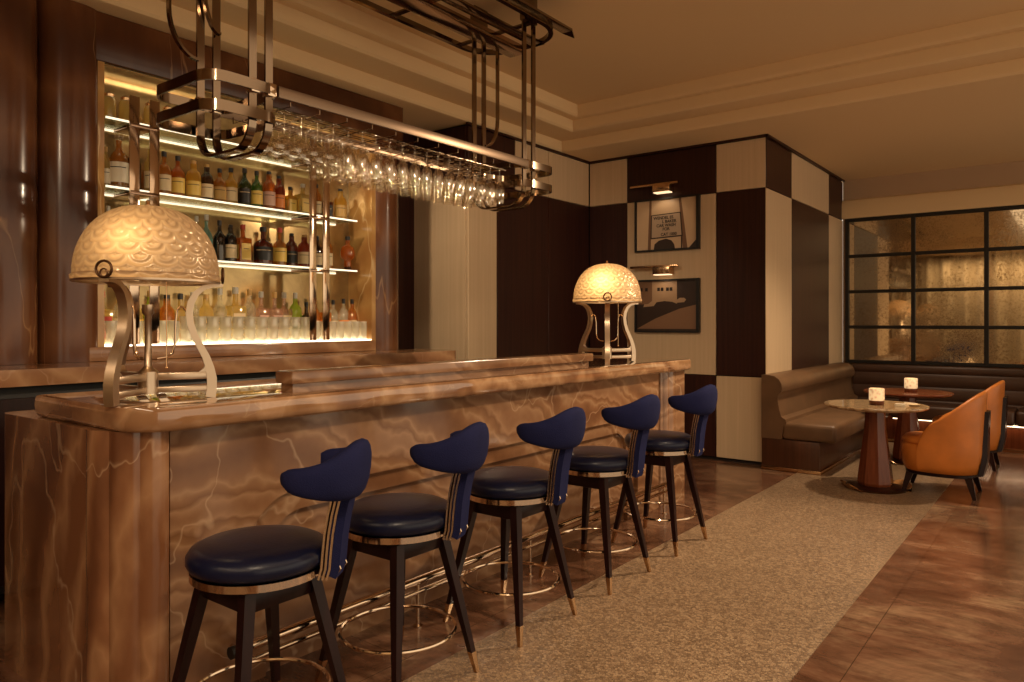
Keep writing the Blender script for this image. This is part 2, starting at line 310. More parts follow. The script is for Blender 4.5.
# ------------------------------------------------------------ geometry helper
class G:
    def __init__(s): s.bm = bmesh.new()
    def add(s, vs, fs):
        v = [s.bm.verts.new(p) for p in vs]
        for f in fs:
            try: s.bm.faces.new([v[i] for i in f])
            except ValueError: pass
        return v
    def box(s, x0, x1, y0, y1, z0, z1, bev=0.0, seg=2):
        vs = [(x, y, z) for z in (z0, z1) for y in (y0, y1) for x in (x0, x1)]
        v = s.add(vs, [(0, 2, 3, 1), (4, 5, 7, 6), (0, 1, 5, 4), (2, 6, 7, 3), (0, 4, 6, 2), (1, 3, 7, 5)])
        if bev > 0:
            es = {e for q in v for e in q.link_edges}
            bmesh.ops.bevel(s.bm, geom=list(es), offset=bev, segments=seg, affect='EDGES', profile=0.5)
        return s
    def lathe(s, prof, c=(0, 0, 0), n=24, a0=0.0, a1=2*PI, cap=True):
        full = abs(a1-a0-2*PI) < 1e-6
        k = n if full else n+1
        rings = []
        for r, z in prof:
            if r < 1e-6: rings.append([s.bm.verts.new((c[0], c[1], c[2]+z))]); continue
            rings.append([s.bm.verts.new((c[0]+r*math.cos(a0+(a1-a0)*i/n), c[1]+r*math.sin(a0+(a1-a0)*i/n), c[2]+z)) for i in range(k)])
        for A, B in zip(rings, rings[1:]):
            for i in range(n):
                j = (i+1) % k
                if len(A) == 1 and len(B) == 1: continue
                f = [A[0], B[j], B[i]] if len(A) == 1 else [A[i], A[j], B[0]] if len(B) == 1 else [A[i], A[j], B[j], B[i]]
                try: s.bm.faces.new(f)
                except ValueError: pass
        if cap and full:
            for R_, rev in ((rings[0], True), (rings[-1], False)):
                if len(R_) > 2:
                    try: s.bm.faces.new(R_[::-1] if rev else R_)
                    except ValueError: pass
        return s
    def prism(s, pts, lo, hi, axis='z'):
        # pts in the plane perpendicular to axis: z->(x,y), y->(x,z), x->(y,z)
        def P(a, b, h): return {'z': (a, b, h), 'y': (a, h, b), 'x': (h, a, b)}[axis]
        A = [s.bm.verts.new(P(a, b, lo)) for a, b in pts]; B = [s.bm.verts.new(P(a, b, hi)) for a, b in pts]
        n = len(pts)
        s.bm.faces.new(A[::-1]); s.bm.faces.new(B)
        for i in range(n): s.bm.faces.new([A[i], A[(i+1) % n], B[(i+1) % n], B[i]])
        return s
    def ribbon(s, path, hw, lo, hi, axis='z', closed=False):
        n = len(path); hw = hw if isinstance(hw, (list, tuple)) else [hw]*n
        L, R_ = [], []
        for i, (a, b) in enumerate(path):
            p = path[i-1] if (i or closed) else path[i]; q = path[(i+1) % n] if (i < n-1 or closed) else path[i]
            t = Vector((q[0]-p[0], q[1]-p[1])); t = t.normalized() if t.length else Vector((1, 0))
            L.append((a-t.y*hw[i], b+t.x*hw[i])); R_.append((a+t.y*hw[i], b-t.x*hw[i]))
        def P(a, b, h): return {'z': (a, b, h), 'y': (a, h, b), 'x': (h, a, b)}[axis]
        rings = [[s.bm.verts.new(P(*l, lo)), s.bm.verts.new(P(*l, hi)), s.bm.verts.new(P(*r, hi)), s.bm.verts.new(P(*r, lo))] for l, r in zip(L, R_)]
        m = n if closed else n-1
        for i in range(m):
            A, B = rings[i], rings[(i+1) % n]
            for k in range(4): s.bm.faces.new([A[k], A[(k+1) % 4], B[(k+1) % 4], B[k]])
        if not closed: s.bm.faces.new(rings[0]); s.bm.faces.new(rings[-1][::-1])
        return s
    def tube(s, path, r, n=10, closed=False):
        path = [Vector(p) for p in path]; m = len(path)
        rr = r if isinstance(r, (list, tuple)) else [r]*m
        up = None; rings = []
        for i, p in enumerate(path):
            a = path[i-1] if (i or closed) else p; b = path[(i+1) % m] if (i < m-1 or closed) else p
            t = (b-a).normalized()
            if up is None: up = Vector((0, 0, 1)) if abs(t.z) < 0.9 else Vector((1, 0, 0))
            u = (up-t*up.dot(t)).normalized(); v = t.cross(u); up = u
            rings.append([s.bm.verts.new(p+(u*math.cos(2*PI*k/n)+v*math.sin(2*PI*k/n))*rr[i]) for k in range(n)])
        for i in range(m if closed else m-1):
            A, B = rings[i], rings[(i+1) % m]
            for k in range(n): s.bm.faces.new([A[k], A[(k+1) % n], B[(k+1) % n], B[k]])
        if not closed: s.bm.faces.new(rings[0][::-1]); s.bm.faces.new(rings[-1])
        return s
    def loft(s, rings, closed_ends=True, closed=False):
        R_ = [[s.bm.verts.new(p) for p in r] for r in rings]; n = len(rings[0])
        for i in range(len(R_) if closed else len(R_)-1):
            A, B = R_[i], R_[(i+1) % len(R_)]
            for k in range(n): s.bm.faces.new([A[k], A[(k+1) % n], B[(k+1) % n], B[k]])
        if closed_ends and not closed: s.bm.faces.new(R_[0][::-1]); s.bm.faces.new(R_[-1])
        return s
    def sphere(s, c, r, n=12):
        return s.lathe([(r*math.sin(PI*i/n), -r*math.cos(PI*i/n)) for i in range(n+1)], c, n*2)
def arc(cx, cy, r, a0, a1, n=8, r2=None):
    r2 = r if r2 is None else r2
    return [(cx+r*math.cos(a0+(a1-a0)*i/n), cy+r2*math.sin(a0+(a1-a0)*i/n)) for i in range(n+1)]
def wloc(o):
    v = Vector((0, 0, 0))
    while o: v += o.location; o = o.parent
    return v
def obj(name, g, m, parent=None, world=False, loc=None, smooth=40):
    bmesh.ops.recalc_face_normals(g.bm, faces=g.bm.faces)
    me = bpy.data.meshes.new(name)
    if world:
        off = wloc(parent) if parent else Vector(loc or (0, 0, 0))
        bmesh.ops.translate(g.bm, verts=g.bm.verts, vec=-off)
    g.bm.to_mesh(me); g.bm.free()
    for p in me.polygons: p.use_smooth = True
    me.set_sharp_from_angle(angle=math.radians(smooth))
    if m: me.materials.append(M[m] if isinstance(m, str) else m)
    o = bpy.data.objects.new(name, me); C.objects.link(o)
    if parent: o.parent = parent
    if loc is not None: o.location = loc
    return o
def thing(name, label, cat, loc=(0, 0, 0), rotz=0.0, group=None):
    o = bpy.data.objects.new(name, None); C.objects.link(o); o.empty_display_size = 0.1
    o.location = loc; o.rotation_euler = (0, 0, rotz); o['label'] = label; o['category'] = cat
    if group: o['group'] = group
    return o
def tag(o, label, cat, group=None):
    o['label'] = label; o['category'] = cat
    if group: o['group'] = group
    return o
def struct(name, loc=(0, 0, 0)):
    o = bpy.data.objects.new(name, None); C.objects.link(o); o.location = loc; o['kind'] = 'structure'; return o
def smesh(name, g, m, loc=None, world=True):
    o = obj(name, g, m, None, world, loc); o['kind'] = 'structure'; return o
ORD = ['first', 'second', 'third', 'fourth', 'fifth', 'sixth', 'seventh', 'eighth', 'ninth', 'tenth', 'eleventh', 'twelfth', 'thirteenth',
       'fourteenth', 'fifteenth', 'sixteenth', 'seventeenth', 'eighteenth', 'nineteenth', 'twentieth', 'twenty-first', 'twenty-second', 'twenty-third']

# ------------------------------------------------------------ room shell
XR, YB = 4.0, -3.0
smesh('floor', G().box(-5.3, XR, YB, 10.0, -0.1, 0), 'floor')
smesh('trim_1', G().box(-2.03, -0.87, YB, 9.25, 0, 0.003), 'mosaic')
def ceiling():
    g = G()
    # profile rings: (left x, far y, right x, near y, z)
    P = []
    def ring(o, z): P.append((-4.30+o[0], 6.42-o[1], 3.2-o[1], -2.2+o[1], z))
    a = (0, 0); b = (0.30, 0.25); c = (0.40, 0.32)
    def step(o, z0, z1):
        ring((o[0]-0.05, o[1]-0.05), z0); ring((o[0]-0.02, o[1]-0.02), z0+0.008); ring((o[0]-0.005, o[1]-0.005), z0+0.025); ring(o, z0+0.05); ring(o, z1)
    P.append((-5.3, 10.0, XR, YB, 3.15))
    step(a, 3.15, 3.265); step(b, 3.265, 3.38); step(c, 3.38, 3.50)
    V = [[g.bm.verts.new(q) for q in ((x0, y0, z), (x1, y0, z), (x1, y1, z), (x0, y1, z))] for x0, y1, x1, y0, z in P]
    for A, B in zip(V, V[1:]):
        for k in range(4): g.bm.faces.new([A[k], A[(k+1) % 4], B[(k+1) % 4], B[k]])
    g.bm.faces.new(V[-1])
    return g
o = obj('ceiling', ceiling(), 'ceiling', smooth=25); o['kind'] = 'structure'
smesh('wall_back', G().box(-5.3, XR+0.1, YB-0.1, YB, 0, 3.6), 'wallpaint')
smesh('wall_left', G().box(-5.4, -5.3, YB, 10.0, 0, 3.6), 'mahogany')

# curtains behind the camera, seen in the mirror
def curtain(x0, x1, label):
    pts = []
    n = int((x1-x0)*60)
    for i in range(n+1):
        x = x0+(x1-x0)*i/n
        pts.append((x, -2.74+0.09*math.sin(x*15+0.6*math.sin(x*3))+0.03*math.sin(x*37+1)))
    r = thing('curtain', label, 'curtain', ((x0+x1)/2, -2.7, 0.02))
    obj('drape', G().ribbon(pts, 0.006, 0.03, 3.08), 'curtain', r, True)
    obj('curtain_rail', G().tube([(x0-0.05, -2.72, 3.09), (x1+0.05, -2.72, 3.09)], 0.018), 'bronze', r, True)
curtain(-4.2, -1.95, 'gold pleated curtain, the half nearer the bar in the mirror')
curtain(-1.75, 1.8, 'gold pleated curtain, the half farther from the bar in the mirror')

# chequered panelling: far-left wall plane (x=-4.32), face A (y=7), face B (x=-2.36)
def panel(parent, kind, plane, c, a0, a1, z0, z1):
    e = 0.003
    g = G()
    if plane == 'y': g.box(a0+e, a1-e, c, c+0.03, z0+e, z1-e, 0.004, 1)
    elif plane == 'x+': g.box(c-0.03, c, a0+e, a1-e, z0+e, z1-e, 0.004, 1)
    cx = ((a0+a1)/2, c) if plane == 'y' else (c, (a0+a1)/2)
    return obj('dark_panel' if kind == 'mahogany' else 'cream_panel', g, kind, parent, True)
W = struct('wall_far', (-3.3, 7.0, 0))
obj('core', G().box(-4.35, -2.39, 7.03, 9.9, 0, 3.15), 'black', W, True)
ZR = (0.03, 0.84, 2.65, 3.13)
XA = (-4.32, -3.85, -2.855, -2.362)
for i in range(3):
    for j in range(3):
        panel(W, 'cream' if (i+j) % 2 == 0 else 'mahogany', 'y', 7.0, XA[i], XA[i+1], ZR[j], ZR[j+1])
W2 = struct('wall_side', (-2.36, 8.4, 0))
YBm = (7.0, 7.79, 9.21, 9.86)
for i in range(3):
    for j in range(3):
        panel(W2, 'mahogany' if (i+j) % 2 == 0 else 'cream', 'x+', -2.36, YBm[i], YBm[i+1], ZR[j], ZR[j+1])
W3 = struct('wall_corner', (-4.4, 5.5, 0))
obj('core', G().box(-5.3, -4.35, 4.98, 9.9, 0, 3.15), 'black', W3, True)
for k_, a0, a1, z0, z1 in (('mahogany', 4.95, 5.64, 2.65, 3.13), ('cream', 5.64, 6.2, 2.65, 3.13), ('cream', 6.2, 6.99, 2.65, 3.13),
                        ('cream', 4.95, 5.36, 0.03, 2.65), ('mahogany', 5.36, 6.2, 0.03, 2.65), ('mahogany', 6.2, 6.99, 0.03, 2.65)):
    panel(W3, k_, 'x+', -4.32, a0, a1, z0, z1)
panel(W3, 'cream', 'y', 4.95, -5.06, -4.35, 0.03, 2.65)
panel(W3, 'mahogany', 'y', 4.95, -5.06, -4.35, 2.65, 3.13)
smesh('trim_2', G().box(-5.3, -5.0, 4.35, 4.95, 0, 3.15), 'mahogany')
smesh('trim_3', G().box(-4.33, -4.30, 4.93, 7.0, 3.13, 3.15).box(-4.33, -2.34, 6.975, 7.0, 3.13, 3.15).box(-2.36, -2.335, 6.975, 9.86, 3.13, 3.15), 'mahogany')
# mirror wall
W4 = struct('wall_mirror', (-0.5, 9.86, 0))
obj('wall_face', G().box(-2.36, XR, 9.86, 10.0, 0, 3.15), 'wallpaint', W4, True)
obj('cornice', G().prism([(9.86, 2.66), (9.80, 2.66), (9.80, 2.84), (9.815, 2.86), (9.82, 2.88), (9.86, 2.90)], -2.36, XR, 'x'), 'ceiling', W4, True)

# antique mirror with black grid
mr = thing('mirror', 'wide antique gold mirror in a black metal grid frame above the long banquette', 'mirror', (0.3, 9.83, 0.88))
XM = [-2.30+0.733*i for i in range(9)]; ZM = [0.885, 1.31, 1.748, 2.188, 2.635]
obj('grid_frame', (lambda g: ([g.box(x-0.022, x+0.022, 9.80, 9.85, ZM[0]-0.02, ZM[-1]+0.02, 0.004, 1) for x in XM], [g.box(XM[0], XM[-1], 9.803, 9.85, z-0.02, z+0.02, 0.004, 1) for z in ZM], g)[2])(G()), 'black', mr, True)
for i in range(8):
    for j in range(4):
        obj('mirror_pane', G().box(XM[i]+0.02, XM[i+1]-0.02, 9.83, 9.84, ZM[j]+0.018, ZM[j+1]-0.018), 'mirror', mr, True)

# ------------------------------------------------------------ back bar niche
W5 = struct('wall_niche', (-4.5, 2.9, 0))
obj('niche_back', G().box(-4.80, -4.74, 1.6, 4.0, 1.22, 2.94), 'niche_back', W5, True)
obj('niche_cheek', G().box(-4.76, -4.46, 3.945, 4.0, 1.14, 2.94), 'gold_onyx', W5, True)
obj('niche_cheek', G().box(-4.76, -4.46, 1.80, 1.92, 1.14, 2.94), 'gold_onyx', W5, True)
obj('niche_ceiling', G().box(-4.76, -4.5, 1.87, 3.945, 2.94, 2.96), 'gold_onyx', W5, True)
obj('lintel', G().box(-4.50, -4.45, 1.868, 4.28, 2.867, 3.148, 0.006), 'brown_marble', W5, True)
obj('plinth_band', G().box(-4.76, -4.43, 1.80, 3.96, 1.141, 1.222, 0.005), 'counter', W5, True)
obj('wall_core', G().box(-5.3, -4.80, YB, 4.27, 0, 3.15), 'black', W5, True)
obj('lintel_core', G().box(-4.80, -4.50, 1.868, 4.28, 2.96, 3.148), 'brown_marble', W5, True)
obj('wall_core', G().box(-4.80, -4.55, YB, 1.80, 0, 3.15), 'brown_marble', W5, True)
def halfcol(y0, y1, z0, z1, x=-4.55, d=0.13):
    c = (y0+y1)/2; r = (y1-y0)/2
    return G().prism([(x, y0)]+[(x+d*max(0, math.sin(a))**0.8, c-r*math.cos(a)) for a in [PI*i/20 for i in range(1, 20)]]+[(x, y1)], z0, z1, 'z')
obj('stone_column', halfcol(1.60, 1.92, 1.141, 3.148), 'brown_marble', W5, True, smooth=60)
obj('stone_column', halfcol(1.27, 1.598, 1.141, 3.148), 'brown_marble', W5, True, smooth=60)
obj('stone_column', halfcol(0.94, 1.268, 1.141, 3.148), 'brown_marble', W5, True, smooth=60)
obj('stone_column', halfcol(3.95, 4.27, 1.141, 2.866), 'brown_marble', W5, True, smooth=60)
obj('column_core', G().box(-5.3, -4.55, 3.99, 4.27, 0, 2.87), 'brown_marble', W5, True)

# lit floor panel of the niche
obj('light_panel', G().box(-4.73, -4.46, 1.93, 3.943, 1.223, 1.232), 'led_floor', W5, True)

# added glow strip hidden behind the lintel, brightens the niche top
obj('light_strip', G().box(-4.53, -4.502, 1.95, 3.92, 2.91, 2.93), 'added_top_glow', W5, True)

# back counter
bc = thing('back_counter', 'long brown stone counter below the lit bottle niche', 'counter', (-4.2, 2.0, 0))
pts = [(-4.45, -0.6), (-3.95, -0.6), (-3.95, 4.32)]+arc(-4.10, 4.32, 0.15, 0, PI/2, 8)+[(-4.45, 4.47)]
obj('countertop', G().prism(pts, 1.06, 1.14, 'z'), 'counter', bc, True)
obj('cabinet', G().box(-4.45, -4.03, -0.6, 4.40, 0.08, 1.06, 0.004), 'black', bc, True)
for i in range(6):
    d = obj('door', G().box(-4.03, -4.01, -0.55+i*0.82, 0.25+i*0.82, 0.12, 1.0, 0.004), 'leg_black', bc, True)
    obj('handle', G().box(-4.012, -4.0, 0.12+i*0.82, 0.135+i*0.82, 0.6, 0.8, 0.003), 'bronze', d, True)

# glass shelves with light strips
SH = [(2.555, 'top'), (2.155, 'middle'), (1.765, 'lowest')]
for z, nm in SH:
    s_ = thing('glass_shelf', f'{nm} glass shelf of the bottle niche with a light strip along its edge', 'shelf', (-4.58, 2.9, z))
    obj('glass_pane', G().box(-4.735, -4.47, 1.93, 3.80, z-0.004, z+0.004), 'shelf_glass', s_, True)
    obj('light_strip', G().box(-4.47, -4.462, 1.93, 3.80, z-0.006, z+0.005), 'led', s_, True)
    obj('light_strip', G().box(-4.738, -4.722, 1.93, 3.80, z-0.014, z-0.004), 'led', s_, True)
for y, nm in ((2.145, 'left-hand'), (3.43, 'right-hand')):
    s_ = thing('shelf_post', f'{nm} pair of flat nickel uprights holding the glass shelves', 'shelf post', (-4.45, y, 1.233))
    for dy in (-0.06, 0.06):
        obj('upright', G().box(-4.455, -4.445, y+dy-0.03, y+dy+0.03, 1.233, 2.71, 0.002), 'chrome', s_, True)
    for z, _ in SH:
        obj('bracket', G().box(-4.70, -4.455, y-0.07, y+0.07, z-0.024, z-0.006, 0.003).box(-4.458, -4.44, y-0.085, y+0.085, z-0.03, z-0.008, 0.003), 'chrome_dark', s_, True)

# ------------------------------------------------------------ bottles
def prof(kind, h, r):
    if kind == 'round': return [(0, 0), (r*0.95, 0), (r, 0.01), (r, h*0.55), (r*0.93, h*0.62), (r*0.45, h*0.72), (r*0.3, h*0.78), (r*0.3, h*0.93), (0, h*0.93)]
    if kind == 'tall': return [(0, 0), (r*0.95, 0), (r, 0.01), (r, h*0.62), (r*0.8, h*0.70), (r*0.4, h*0.77), (r*0.34, h*0.82), (r*0.32, h*0.94), (0, h*0.94)]
    if kind == 'jug': return [(0, 0), (r*0.95, 0), (r, 0.012), (r*1.02, h*0.48), (r*0.92, h*0.58), (r*0.55, h*0.64), (r*0.26, h*0.68), (r*0.25, h*0.9), (0, h*0.9)]
    if kind == 'decanter': return [(0, 0), (r*0.85, 0), (r*0.95, 0.012), (r*1.0, h*0.5), (r*0.8, h*0.60), (r*0.4, h*0.68), (r*0.25, h*0.76), (r*0.3, h*0.86), (0, h*0.86)]
    if kind == 'stout': return [(0, 0), (r*0.95, 0), (r, 0.012), (r, h*0.6), (r*0.85, h*0.7), (r*0.5, h*0.76), (r*0.42, h*0.8), (r*0.42, h*0.92), (0, h*0.92)]
    if kind == 'globe': return [(0, 0), (r*0.5, 0), (r*0.55, 0.01), (r*0.5, h*0.2), (r*0.95, h*0.32), (r, h*0.48), (r*0.85, h*0.64), (r*0.35, h*0.72), (r*0.28, h*0.76), (r*0.28, h*0.9), (0, h*0.9)]
def bottle(x, y, z, kind, col, lab, capc, h, r, label, group):
    o = thing('bottle', label, 'bottle', (x, y, z), 0, group)
    g = G()
    if kind == 'square':
        g.box(-r*0.9, r*0.9, -r, r, 0, h*0.66, r*0.22, 2)
        g.lathe([(r*0.5, h*0.64), (r*0.34, h*0.70), (r*0.3, h*0.76), (r*0.3, h*0.92), (0, h*0.92)], n=12)
    else: g.lathe(prof(kind, h, r), n=14)
    obj('glass_body', g, 'b_'+col, o)
    g = G(); rc = r*0.36
    if capc == 'ball':
        g.lathe([(rc*0.7, h*0.86), (rc*0.7, h*0.9)], n=10).sphere((0, 0, h*0.94), rc*1.25, 6); cm = 'glass'
    else:
        g.lathe([(rc, h*0.88), (rc, h*0.995), (rc*0.85, h), (0, h)], n=12); cm = 'p_'+capc
    obj('cap', g, cm, o)
    if lab:
        g = G()
        if kind == 'square': g.box(r*0.9, r*0.9+0.002, -r*0.75, r*0.75, h*0.1, h*0.52).box(-r*0.6, r*0.6, -r-0.002, -r, h*0.12, h*0.48)
        else:
            z0, z1 = (0.12, 0.47) if kind != 'globe' else (0.36, 0.5)
            rr = r*1.03
            g.lathe([(rr, h*z0), (rr, h*z1)], n=10, a0=-1.75, a1=0.75, cap=False)
        lo = obj('paper_label', g, 'p_'+lab, o)
        if kind != 'globe':
            dk = 'p_black' if lab not in ('black', 'red') else 'p_cream'
            g = G()
            if kind == 'square': g.box(r*0.9+0.002, r*0.9+0.003, -r*0.45, r*0.45, h*0.37, h*0.385)
            else: g.lathe([(r*1.045, h*0.37), (r*1.045, h*0.385)], n=6, a0=-1.3, a1=0.3, cap=False)
            obj('printed_band', g, dk, lo)
    return o
def row(data, x, z, where, group):
    for i, (y, kind, col, lab, capc, h, r) in enumerate(data):
        if z < 1.3: h *= 1.1; r *= 1.12
        k = {'round': 'round-shouldered', 'tall': 'tall slim', 'jug': 'wide jug-shaped', 'decanter': 'decanter-like', 'stout': 'stout', 'globe': 'globe-shaped', 'square': 'square'}[kind]
        lt = f' with {lab} label' if lab else ''
        bottle(x+random.uniform(-0.012, 0.012), y, z, kind, col, lab, capc, h, r, f'{k} {col} bottle, {ORD[i]} from left {where}', group)
row([(1.925, 'round', 'dark brown', 'cream', 'black', 0.26, 0.035), (1.985, 'tall', 'pale gold', 'white', 'gold', 0.25, 0.028),
     (2.055, 'decanter', 'amber', 'white', 'ball', 0.345, 0.056), (2.15, 'decanter', 'dark brown', None, 'ball', 0.34, 0.042), (2.24, 'tall', 'pale gold', 'cream', 'ball', 0.30, 0.03),
     (2.335, 'round', 'amber', 'cream', 'black', 0.285, 0.043), (2.428, 'round', 'orange', 'yellow', 'black', 0.275, 0.043), (2.528, 'stout', 'yellow', 'yellow', 'gold', 0.26, 0.047),
     (2.627, 'stout', 'dark brown', 'cream', 'gold', 0.255, 0.042), (2.714, 'round', 'amber', 'gold', 'black', 0.24, 0.042), (2.802, 'round', 'yellow', 'cream', 'black', 0.26, 0.043),
     (2.905, 'round', 'dark green', 'black', 'black', 0.275, 0.043), (2.995, 'round', 'green', 'yellow', 'black', 0.27, 0.041), (3.088, 'stout', 'orange', 'pink', 'black', 0.28, 0.044),
     (3.182, 'stout', 'red', 'orange', 'black', 0.265, 0.043), (3.275, 'square', 'yellow', 'yellow', 'black', 0.2, 0.04), (3.378, 'square', 'pale gold', 'yellow', 'silver', 0.235, 0.05),
     (3.50, 'tall', 'amber', 'cream', 'black', 0.25, 0.035), (3.60, 'square', 'dark red', 'black', 'black', 0.2, 0.038), (3.735, 'stout', 'yellow', 'gold', 'black', 0.25, 0.048)],
    -4.585, 2.16, 'on the middle shelf', 'bottles on the middle glass shelf')
row([(1.93, 'tall', 'clear', 'black', 'black', 0.28, 0.03), (2.0, 'tall', 'clear', 'white', 'silver', 0.29, 0.03), (2.08, 'round', 'green', 'cream', 'gold', 0.3, 0.036), (2.17, 'tall', 'clear', 'white', 'black', 0.3, 0.033),
     (2.26, 'decanter', 'pale gold', 'cream', 'silver', 0.3, 0.04), (2.36, 'tall', 'clear', 'white', 'silver', 0.3, 0.033), (2.46, 'round', 'dark brown', 'gold', 'black', 0.28, 0.04),
     (2.545, 'tall', 'clear', 'teal', 'silver', 0.29, 0.033), (2.622, 'decanter', 'teal', 'teal', 'silver', 0.31, 0.04), (2.71, 'round', 'black', None, 'black', 0.28, 0.04), (2.79, 'stout', 'black', 'cream', 'black', 0.26, 0.042),
     (2.888, 'square', 'orange', 'yellow', 'red', 0.27, 0.047), (3.045, 'jug', 'dark red', 'dark' and 'black', 'black', 0.27, 0.066),
     (3.19, 'jug', 'amber', 'yellow', 'red', 0.28, 0.048), (3.29, 'stout', 'dark red', 'black', 'black', 0.25, 0.042), (3.40, 'stout', 'red', 'cream', 'gold', 0.25, 0.05), (3.51, 'round', 'dark brown', 'cream', 'black', 0.25, 0.038),
     (3.62, 'tall', 'amber', 'cream', 'black', 0.27, 0.032)],
    -4.585, 1.77, 'on the lowest glass shelf', 'bottles on the lowest glass shelf')
row([(1.975, 'square', 'pale gold', 'red', 'red', 0.29, 0.045), (2.08, 'tall', 'clear', 'white', 'silver', 0.3, 0.035), (2.17, 'round', 'pale gold', 'yellow', 'gold', 0.29, 0.04), (2.26, 'tall', 'lime green', 'yellow', 'gold', 0.3, 0.035),
     (2.365, 'stout', 'amber', 'cream', 'black', 0.28, 0.045), (2.455, 'square', 'pale gold', 'gold', 'black', 0.29, 0.042), (2.545, 'tall', 'clear', 'black', 'silver', 0.3, 0.037), (2.635, 'stout', 'pale gold', 'cream', 'gold', 0.29, 0.043),
     (2.735, 'round', 'clear', 'cream', 'silver', 0.33, 0.042), (2.845, 'square', 'pale gold', 'cream', 'silver', 0.34, 0.052), (2.955, 'tall', 'clear', 'white', 'gold', 0.33, 0.04), (3.055, 'square', 'pink', 'pink', 'silver', 0.32, 0.043),
     (3.155, 'square', 'pink', 'pink', 'gold', 0.32, 0.043), (3.25, 'square', 'pink', 'cream', 'silver', 0.32, 0.042), (3.342, 'tall', 'lime green', 'green', 'silver', 0.32, 0.042), (3.435, 'square', 'dark brown', 'orange', 'black', 0.26, 0.036),
     (3.525, 'tall', 'amber', 'cream', 'gold', 0.28, 0.036), (3.61, 'square', 'amber', 'orange', 'black', 0.29, 0.036), (3.70, 'tall', 'clear', 'cream', 'black', 0.28, 0.034), (3.79, 'tall', 'clear', 'orange', 'black', 0.29, 0.034), (3.875, 'tall', 'amber', 'cream', 'black', 0.29, 0.034)],
    -4.62, 1.2325, 'on the niche floor', 'bottles on the niche floor')
# globe bottle on its little stand
bottle(-4.56, 3.785, 1.8, 'globe', 'orange', None, 'black', 0.24, 0.056, 'round orange bottle on a small stand at the right end of the lowest glass shelf', None)
sd = thing('bottle_stand', 'small dark stand under the round orange bottle', 'stand', (-4.56, 3.785, 1.77))
obj('base', G().lathe([(0.045, 0), (0.045, 0.006), (0, 0.006)]), 'bronze', sd)
obj('support', G().lathe([(0.02, 0.006), (0.03, 0.03), (0, 0.03)]), 'bronze', sd)
# jars and boxes on the top shelf
for i, (y, lb) in enumerate(((2.00, 'rounded glass jar'), (2.10, 'lidded glass jar'), (2.25, 'small glass jar'), (2.36, 'narrow glass jar'))):
    j = thing('jar', f'{lb}, {ORD[i]} from the left on the top glass shelf', 'jar', (-4.59, y, 2.56), 0, 'jars on the top glass shelf')
    obj('glass_body', G().lathe([(0, 0), (0.035+0.004*(i % 2), 0), (0.04, 0.01), (0.04, 0.13), (0.03, 0.15), (0, 0.15)], n=14), 'b_pale gold', j)
    obj('lid', G().lathe([(0.03, 0.15), (0.032, 0.165), (0.012, 0.18), (0, 0.18)], n=14), 'brass', j)

# glassware on the niche floor: highballs (hb) and stacked tumblers (tb)
hb_g = G().lathe([(0, 0), (0.03, 0), (0.033, 0.004), (0.035, 0.14), (0.033, 0.14), (0.031, 0.012), (0, 0.012)], n=14)
tb_g = G().lathe([(0, 0), (0.034, 0), (0.039, 0.01), (0.041, 0.03), (0.037, 0.045), (0.042, 0.085), (0.039, 0.085), (0.034, 0.05), (0.036, 0.012), (0, 0.012)], n=16)
def proto(name, g, m): o = obj(name, g, m); C.objects.unlink(o); return o
hb = proto('highball_glass', hb_g, 'cut_glass'); tb = proto('tumbler', tb_g, 'cut_glass')
def place(src, loc, label, cat, group):
    o = src.copy(); C.objects.link(o); o.location = loc; return tag(o, label, cat, group)
for a, ys in (('left', [1.905, 1.98, 2.055, 2.13, 2.205, 2.28, 2.355]), ('right', [3.44, 3.515, 3.59, 3.665, 3.74, 3.815, 3.89])):
    for i, y in enumerate(ys):
        place(hb, (-4.505, y, 1.2325), f'tall glass, {ORD[i]} from left in the {a}-hand group on the niche floor', 'glass', f'tall glasses at the {a} of the niche floor')
for i in range(11):
    for k in range(2):
        place(tb, (-4.51, 2.44+0.0905*i, 1.2325+0.0855*k), f'{"upper" if k else "lower"} cut glass tumbler of the {ORD[i]} stack from the left', 'glass', 'stacked tumblers on the niche floor')

# ------------------------------------------------------------ the bar
bar = thing('bar', 'long brown onyx bar with fluted rounded corners and arched relief front', 'bar', (-2.8, 3.2, 0))
YE0, YE1 = 1.08, 5.33
# near pilaster: ribbed quarter-round corner, end panel
def corner(y_end, y_in, sgn):
    pts = []
    a, b = 0.26, 0.175
    cx = -2.68
    n = 72
    for i in range(n+1):
        th = (PI/2)*i/n
        rib = 0.013*(1-abs(math.sin(th*6)))**1.5
        pts.append((cx+(a-rib)*math.sin(th), (y_end+sgn*b)-sgn*(b-rib)*math.cos(th)))
    return pts
p1 = [(-3.44, YE0+0.04), (-3.42, YE0+0.01), (-3.38, YE0)]+corner(YE0, 0, 1)+[(-2.47, 1.262), (-2.5, 1.275), (-3.44, 1.275)]
obj('end_pillar', G().prism(p1, 0.0, 1.0, 'z'), 'onyx_end', bar, True, smooth=20)
p2 = [(-3.1, 4.93), (-2.5, 4.93), (-2.5, 5.0)]+[(-2.5+0.085*math.sin(t)-0.010*(1-abs(math.sin(t*6)))**1.5, 5.0+0.16*(1-math.cos(t))) for t in [PI/2*i/20 for i in range(1, 21)]]+[(-2.415, 5.30), (-2.44, 5.33), (-3.1, 5.33)]
obj('end_pillar', G().prism(p2, 0.0, 1.0, 'z'), 'onyx', bar, True, smooth=20)
